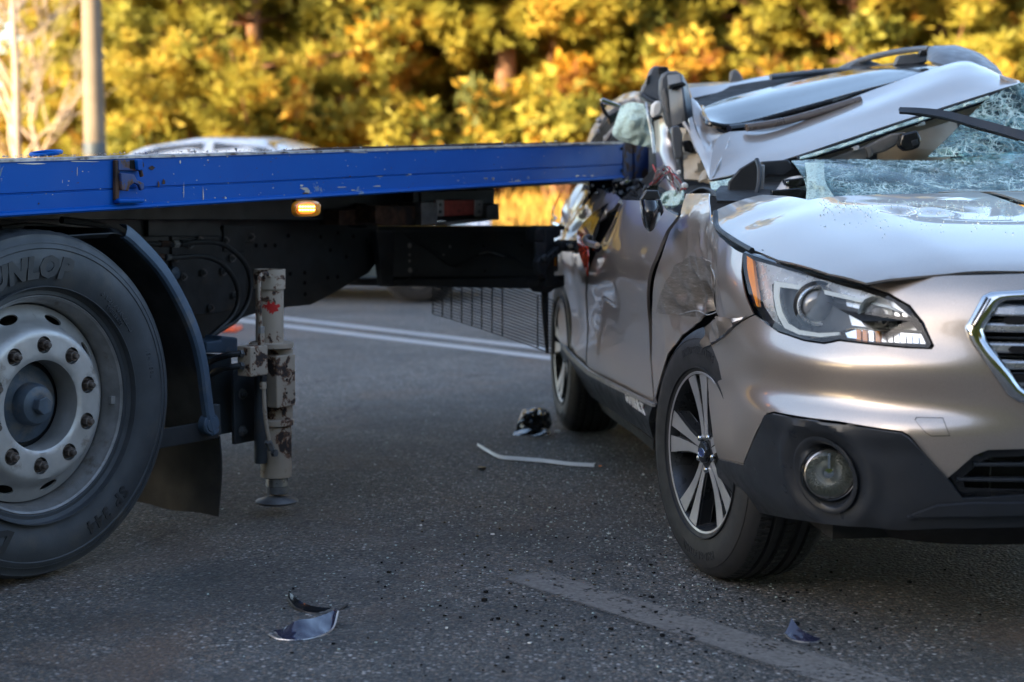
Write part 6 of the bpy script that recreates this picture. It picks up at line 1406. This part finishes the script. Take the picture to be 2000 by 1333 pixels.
# windscreen: sagging lower sheet and the part still held on the far side
gpatch('windscreen', [[(1546, 314, 5.60), (1620, 311, 5.62), (1720, 312, 5.64), (1820, 313, 5.66), (1900, 305, 5.7), (2000, 296, 5.75), (2200, 292, 5.8)],
    [(1556, 326, 5.45), (1630, 325, 5.48), (1720, 328, 5.5), (1820, 330, 5.52), (1900, 328, 5.55), (2000, 322, 5.6), (2200, 318, 5.65)],
    [(1572, 352, 5.33), (1640, 350, 5.36), (1720, 350, 5.38), (1820, 350, 5.4), (1900, 348, 5.42), (2000, 344, 5.45), (2200, 340, 5.5)],
    [(1580, 392, 5.22), (1640, 389, 5.22), (1720, 386, 5.22), (1820, 382, 5.24), (1900, 379, 5.25), (2000, 376, 5.28), (2200, 374, 5.3)]], M['crazed'], car, 70, 18, .004, wr=.018, wf=7, seed=4)
gpatch('torn_screen_edge', [[(1572, 318, 5.46), (1590, 318, 5.45), (1610, 318, 5.45)], [(1576, 352, 5.31), (1592, 352, 5.30), (1612, 354, 5.30)], [(1574, 392, 5.2), (1600, 392, 5.2), (1632, 390, 5.2)]], M['crazed_dense'], car, 14, 12, .003, wr=.02, wf=20, seed=4)
gpatch('upper_windscreen', [[(1934, 188, 5.84), (1968, 172, 5.88), (2010, 160, 5.9), (2150, 150, 6.0)], [(1885, 235, 5.78), (1940, 225, 5.78), (2010, 222, 5.8), (2150, 220, 5.9)], [(1845, 275, 5.72), (1920, 268, 5.70), (2010, 265, 5.7), (2150, 262, 5.8)], [(1812, 306, 5.66), (1900, 304, 5.64), (2010, 298, 5.65), (2150, 296, 5.7)]], M['crazed'], car, 30, 24, .004, wr=.03, wf=4, seed=9)
gpatch('a_pillar', [[(1952, 147, 6.0), (1990, 160, 5.95), (2060, 190, 5.8), (2200, 260, 5.6)], [(1962, 156, 5.98), (1995, 170, 5.93), (2065, 202, 5.78), (2200, 275, 5.58)]], M['paint'], car, 20, 4, .03)
# wiper standing off the glass
wp = MB().tube([P(*q) for q in ((1757, 215, 5.3), (1800, 217, 5.28), (1850, 226, 5.24), (1910, 242, 5.18), (1960, 255, 5.12), (2060, 285, 5.0))], .009, 8, 30).build('wiper', M['guard_dark'], car)
gpatch('wiper_spoiler', [[(1755, 212, 5.29), (1800, 211, 5.27), (1850, 217, 5.23), (1910, 232, 5.17), (1970, 248, 5.10), (2060, 275, 4.99)], [(1757, 219, 5.27), (1800, 222, 5.25), (1850, 231, 5.21), (1910, 248, 5.15), (1970, 265, 5.08), (2060, 294, 4.97)]], M['plastic'], wp, 30, 4, .008)
ptube('wiper_rubber', [(1760, 220, 5.30), (1850, 234, 5.25), (1910, 252, 5.19), (1990, 274, 5.1)], .004, M['hose'], wp, 6, 24)
# ================================================================== WHITE CAR BEHIND
WF = Frame(tuple(G(820, 591))[:2], (.965, -.262), (-.262, -.965))      # i = forward (towards the viewer's right), j = near side
wc = empty('parked_car', WF.w(-1.2, -.8, 0), 'white saloon car on the far lane, only its roof and a wheel visible', 'car')
def wcar_section(u):                                     # half width and heights at station u (front axle 0)
    top = float(np.interp(u, [-3.7, -3.5, -3.2, -2.85, -2.3, -1.7, -1.35, -.9, -.4, -.1, .15, .3], [.80, 1.0, 1.2, 1.38, 1.46, 1.45, 1.34, 1.03, .86, .76, .64, .45]))
    belt = float(np.interp(u, [-3.6, -3.2, -.6, .0, .3], [.75, .98, .92, .74, .45])); hw = float(np.interp(u, [-3.6, -3.2, -.5, .1, .3], [.70, .86, .88, .72, .40]))
    return top, belt, hw
v = []; us = np.linspace(-3.7, .3, 60); rows_ = 15
for u in us:
    top, belt, hw = wcar_section(u); tr = .60
    sec = [(hw - .06, .22), (hw - .01, .35), (hw, .55), (hw - .01, .75), (hw - .03, min(belt, top)), ]
    if top > belt + .06: sec += [(hw - .10, belt + (top - belt) * .35), (hw - .19, belt + (top - belt) * .75), (hw - .27, top - .03), (hw - .42, top)]
    else: sec += [(hw - .10, top + (belt - top) * .0), (hw - .2, top), (hw - .32, top), (hw - .45, top)]
    sec += [(.2, top + .015), (0, top + .02)]
    full_ = [(b, z) for b, z in sec] + [(-b, z) for b, z in sec[:-1][::-1]]
    for b, z in full_: v.append(WF.w(u, b - .85, z))
n = len(full_); f = [(i * n + k, i * n + k + 1, (i + 1) * n + k + 1, (i + 1) * n + k) for i in range(len(us) - 1) for k in range(n - 1)] + [tuple(range(n)), tuple((len(us) - 1) * n + k for k in range(n))[::-1]]
mk('body', v, f, M['white_paint'], wc, thick=0, sharp=50)
def wwin(name, pts, inw=.006):                           # pts (u, z) on the near flank glass
    vv = []
    for u, z in pts:
        top, belt, hw = wcar_section(u); k = (z - belt) / max(.05, top - belt); b = hw - .03 - np.interp(k, [0, .35, .75, 1], [0, .07, .16, .24]); vv.append(WF.w(u, b - .85 + .012, z))
    return mk(name, vv, [tuple(range(len(vv)))], M['dark_glass'], wc, smooth=False)
wwin('window', [(-2.05, .98), (-1.15, .98), (-1.52, 1.36), (-2.05, 1.415)]); wwin('window', [(-3.05, 1.04), (-2.15, .98), (-2.15, 1.415), (-2.6, 1.38), (-2.85, 1.30)])
vv = []
for u, fr in ((-.95, .86), (-1.58, .70)):
    top, belt, hw = wcar_section(u)
    for s_ in (1, .5, 0, -.5, -1): vv.append(WF.w(u, (hw - .20 if u > -1.1 else hw - .33) * s_ - .85, top + .024 - abs(s_) * .012))
mk('windscreen', vv, [(i, i + 1, i + 6, i + 5) for i in range(4)], M['dark_glass'], wc, smooth=False)
for u0 in (0, -2.62):
    wm = WF.mat(WF.w(u0, 0.055, .31)); o = bpy.data.objects.new('wheel', None); link(o, wc, Matrix.Translation(Vector(WF.w(u0, .02, .31))))
    v, f = tyre_mesh([(.2, .0), (.22, .01), (.27, .015), (.30, .0), (.312, -.03), (.312, -.17), (.30, -.2), (.2, -.2)], 60); mk('tyre', v, f, M['far_tyre'], o, world=wm)
    MB().lathe([(.2, -.01), (.19, .0), (.06, -.01), (0, .0)], 30).build('rim', M['hose'], o, world=wm)
    MB().lathe([(.36, -.10), (.36, -.012), (0, -.012)], 40).build('wheel_arch', M['black'], wc, world=WF.mat(WF.w(u0, .03, .33)))
for b_, in ((-.28,), (-1.42,)):
    MB().box8([WF.w(.10 + a, b_ + c_, z) for z in (.50, .60) for a, c_ in ((0, -.2), (.1, -.2), (.02, .2), (-.08, .2))]).build('headlight', M['zinc'], wc, bevel=.02)
MB().box8([WF.w(-.5 + a, c_, z) for z in (.98, 1.10) for a, c_ in ((-.08, -.02), (.08, -.02), (.06, .14), (-.08, .14))]).build('mirror', M['white_paint'], wc, bevel=.03)
# ================================================================== CONE
g = G(452, 646); cn = empty('traffic_cone', g, 'orange traffic cone standing behind the truck chassis, only its base showing', 'traffic cone')
MB().box(-.13, .13, -.13, .13, 0, .025).build('base', M['orange_cone'], cn, smooth=False, bevel=.008, world=Matrix.Translation(Vector(g + np.array((-.07, 0, .001)))))
MB().lathe([(.10, .025), (.095, .04), (.03, .5), (.022, .505)], 28).build('cone_body', M['orange_cone'], cn, world=Matrix.Translation(Vector(g + np.array((-.07, 0, 0)))))
# ================================================================== DEBRIS
def gw(px, py, z=0.): return G(px, py, z)
def shell_piece(name, label, cat, p0, p1, hts, lean, curve, m, edge=None, seed=0):  # curved plastic strip resting on the road
    a, b = gw(*p0), gw(*p1); d = b - a; L = np.linalg.norm(d); d /= L; nrm = np.array((-d[1], d[0], 0)); n = 26; v = []; mrow = 6
    for i in range(n + 1):
        u = i / n; base = a + d * L * u + nrm * (curve * (1 - (2 * u - 1) ** 2)); h = float(np.interp(u, np.linspace(0, 1, len(hts)), hts)) + .003 * noise.noise(Vector((u * 30, seed, 0)))
        lift = .002 + .03 * abs(2 * u - 1) ** 3 * (hts[0] > hts[1] or 1) * .5
        for j in range(mrow):
            w_ = j / (mrow - 1); v.append(base + np.array((0, 0, lift + h * math.sin(w_ * 1.35))) + nrm * (lean * h * (1 - math.cos(w_ * 1.35)) * 1.2 + .0))
    f = [(i * mrow + j, (i + 1) * mrow + j, (i + 1) * mrow + j + 1, i * mrow + j + 1) for i in range(n) for j in range(mrow - 1)]
    e = empty(name, a, label, cat); mk('shell', v, face_cam(v, f), m, e, thick=.003)
    if edge: MB().tube([v[i * mrow] for i in range(n + 1)], .0035, 6).build('rim', edge, e)
    return e
M['purple'] = plain('glossy_dark_violet_plastic', (.032, .034, .062), .16, .2, .2, coat=.6)
def dpiece(label, bot, top, bulge, back, m, edge, seed, wr=.004):
    e = empty('trim_fragment', gw(*bot[0]), label, 'debris'); rows = [[], [], []]
    for (x0, y0, hz), (x1, y1) in zip(bot, top):
        Yg = gw(x0, y0 + hz)[1]
        rows[0].append((x0, y0, Yg)); rows[1].append(((x0 + x1) / 2, (y0 + y1) / 2 + bulge, Yg + back * .35)); rows[2].append((x1, y1, Yg + back))
    gpatch('shell', rows, m, e, 36, 10, .003, wr=wr, wf=24, seed=seed)
    if edge: MB().tube([P(*q) for q in rows[0]], .0026, 6, 40).build('rim', edge, e)
    return e
dpiece('curved black plastic trim fragment with upturned tip, upper of the two fragments', [(562, 1168, 6), (578, 1188, 3), (606, 1198, 0), (640, 1198, 0), (664, 1191, 1), (678, 1180, 6)], [(564, 1151), (580, 1170), (608, 1183), (640, 1187), (662, 1184), (677, 1177)], 3, .05, M['gloss_black'], M['hose'], 1)
dpiece('broken glossy violet black mirror cover shell, lower of the two fragments', [(525, 1240, 4), (545, 1249, 0), (585, 1251, 0), (625, 1243, 0), (650, 1228, 4), (661, 1194, 30)], [(526, 1232), (552, 1228), (580, 1212), (610, 1208), (640, 1198), (656, 1189)], 6, .07, M['purple'], M['steel'], 2, .007)
dpiece('small pointed dark plastic fragment ahead of the car front wheel', [(1532, 1238, 4), (1548, 1251, 0), (1578, 1256, 0), (1606, 1254, 0)], [(1546, 1207), (1562, 1228), (1583, 1240), (1606, 1249)], 3, .03, M['purple'], M['grey_steel'], 3)
# white moulding strip
pts = [(932, 878), (948, 885), (975, 897), (1010, 901), (1060, 905), (1110, 911), (1160, 914)]; e = empty('moulding_strip', gw(1040, 905), 'bent white moulding strip lying on the asphalt between jack and car', 'debris')
g_ = catmull([(*gw(x, y)[:2], .004 + .03 * max(0, (970 - x) / 40) ** 1.5 * .4) for x, y in pts], 40); v = []
for k, p in enumerate(g_):
    w_ = .014 * (1 - max(0, (4 - k)) * .16); tl_ = .008; v += [p + (0, -w_, .001), p + (0, -w_ * .2, tl_), p + (0, w_, tl_ + .004), p + (0, w_, .0)]
mk('strip', v, [(4 * k + i, 4 * k + (i + 1) % 4, 4 * k + 4 + (i + 1) % 4, 4 * k + 4 + i) for k in range(39) for i in range(4)] + [(0, 1, 2, 3), (159, 158, 157, 156)], M['white_plastic'], e, bevel=.001)
# black lump by the rear wheel
e = empty('broken_housing', gw(1040, 850), 'shattered black glossy mirror housing on the road beside the car rear wheel', 'debris'); Yb = gw(1040, 846)[1]
gpatch('shell', [[(1014, 812, Yb + .05), (1022, 800, Yb + .06), (1045, 797, Yb + .08), (1066, 800, Yb + .06), (1076, 812, Yb + .05)], [(1010, 828, Yb - .02), (1024, 815, Yb - .04), (1045, 814, Yb - .04), (1064, 816, Yb - .04), (1078, 828, Yb - .02)], [(1008, 842, Yb - .03), (1024, 838, Yb - .06), (1045, 838, Yb - .07), (1064, 837, Yb - .06), (1072, 840, Yb - .03)]], M['gloss_black'], e, 22, 14, .004, wr=.035, wf=22, seed=2, sharp=25)
gpatch('base_plate', [[(1006, 842, Yb), (1030, 838, Yb), (1060, 838, Yb), (1074, 842, Yb)], [(1000, 852, Yb - .08), (1028, 856, Yb - .1), (1060, 855, Yb - .1), (1076, 848, Yb - .08)]], M['gloss_black'], e, 16, 6, .004, wr=.02, wf=26, seed=5, sharp=25)
for x, y in ((1020, 815), (1040, 806), (1052, 822), (1062, 812)): slab('fin', [(x, y), (x + 8, y - 8), (x + 12, y - 4), (x + 10, y + 6), (x + 2, y + 8)], Yb - .05, .04, M['gloss_black'], e, .001)
def chip(px, py, r, m, label, seed, name='broken_chip'):
    rn = random.Random(seed); p = gw(px, py); s_ = r; k = 6; z0 = .002
    pts = [(p[0] + s_ * math.cos(a) * rn.uniform(.6, 1.1), p[1] + s_ * math.sin(a) * rn.uniform(.6, 1.1)) for a in np.linspace(0, 6.28, k, endpoint=False)]
    o = MB().prism(pts, z0, z0 + r * .5).build(name, m, None, smooth=False, bevel=.001); return tag(o, label, 'debris')
chip(1090, 846, .016, M['white_plastic'], 'pale rounded chip beside the broken black housing', 1)
chip(940, 918, .018, M['gunmetal'], 'dark angular chip below the left tip of the white strip', 2)
chip(1172, 912, .009, M['amber'], 'tiny orange chip at the right tip of the white strip', 3)
chip(963, 1046, .008, M['white_plastic'], 'white chip lying in mid road below the white strip', 4)
# crumbs of glass and plastic strewn over the road
rnd = random.Random(77)
def crumbs(name, label, n, m, spread, smin, smax, seed):
    rn = random.Random(seed); mb = MB()
    for k in range(n):
        px, py = spread(rn); p = gw(px, py); s_ = rn.uniform(smin, smax); a = rn.random() * 6.28
        pts = [(p[0] + s_ * math.cos(a + t_) * rn.uniform(.5, 1.2), p[1] + s_ * math.sin(a + t_) * rn.uniform(.5, 1.2)) for t_ in (0, 1.6, 3.1, 4.6)]
        mb.prism(pts, .001, .001 + s_ * rn.uniform(.4, .9))
    return tag(mb.build(name, m, smooth=False), label, 'debris', kind='stuff')
M['glass_crumb'] = plain('glass_crumb', (.62, .74, .72), .08, .3, .3)
def sp1(r): 
    while True:
        x, y = r.gauss(1120, 330), r.gauss(1010, 110)
        if 380 < x < 2000 and 790 < y < 1325: return x, y
def sp2(r):
    while True:
        x, y = r.gauss(1250, 320), r.gauss(1170, 90)
        if 500 < x < 2000 and 960 < y < 1330: return x, y
def sp3(r): 
    while True:
        x, y = r.gauss(1330, 200), r.gauss(960, 120)
        if 1050 < x < 1990 and 850 < y < 1320: return x, y
crumbs('glass_crumbs', 'scattered tiny crumbs of broken glass on the asphalt', 900, M['glass_crumb'], sp1, .0012, .0042, 1)
crumbs('glass_crumbs', 'dense glass crumbs around and under the wrecked car', 1300, M['glass_crumb'], sp3, .0008, .0026, 2)
crumbs('plastic_crumbs', 'small black plastic crumbs strewn ahead of the car wheel', 430, M['gloss_black'], sp2, .0014, .0058, 3)
crumbs('plastic_shards', 'larger black plastic shards scattered ahead of the front wheel', 26, M['gloss_black'], sp2, .005, .010, 8)
crumbs('white_flakes', 'white paint flakes scattered over the road', 60, M['white_plastic'], sp1, .002, .0055, 4)
# crumbs lying on the bonnet
mb = MB()
for k in range(380):
    x, y = rnd.uniform(1600, 2000), 392 + abs(rnd.gauss(0, 26)); u, w_ = HI(x, y); s_ = rnd.uniform(.0008, .002); p = K.w(u, w_, Hh(u, w_) + .001)
    mb.prism([(p[0] + s_ * math.cos(t_), p[1] + s_ * math.sin(t_)) for t_ in (0, 1.7, 3.3, 4.8)], p[2], p[2] + s_ * 1.3)
tag(mb.build('bonnet_crumbs', M['glass_crumb'], smooth=False), 'crumbs of windscreen glass lying on the tan bonnet', 'debris', kind='stuff')
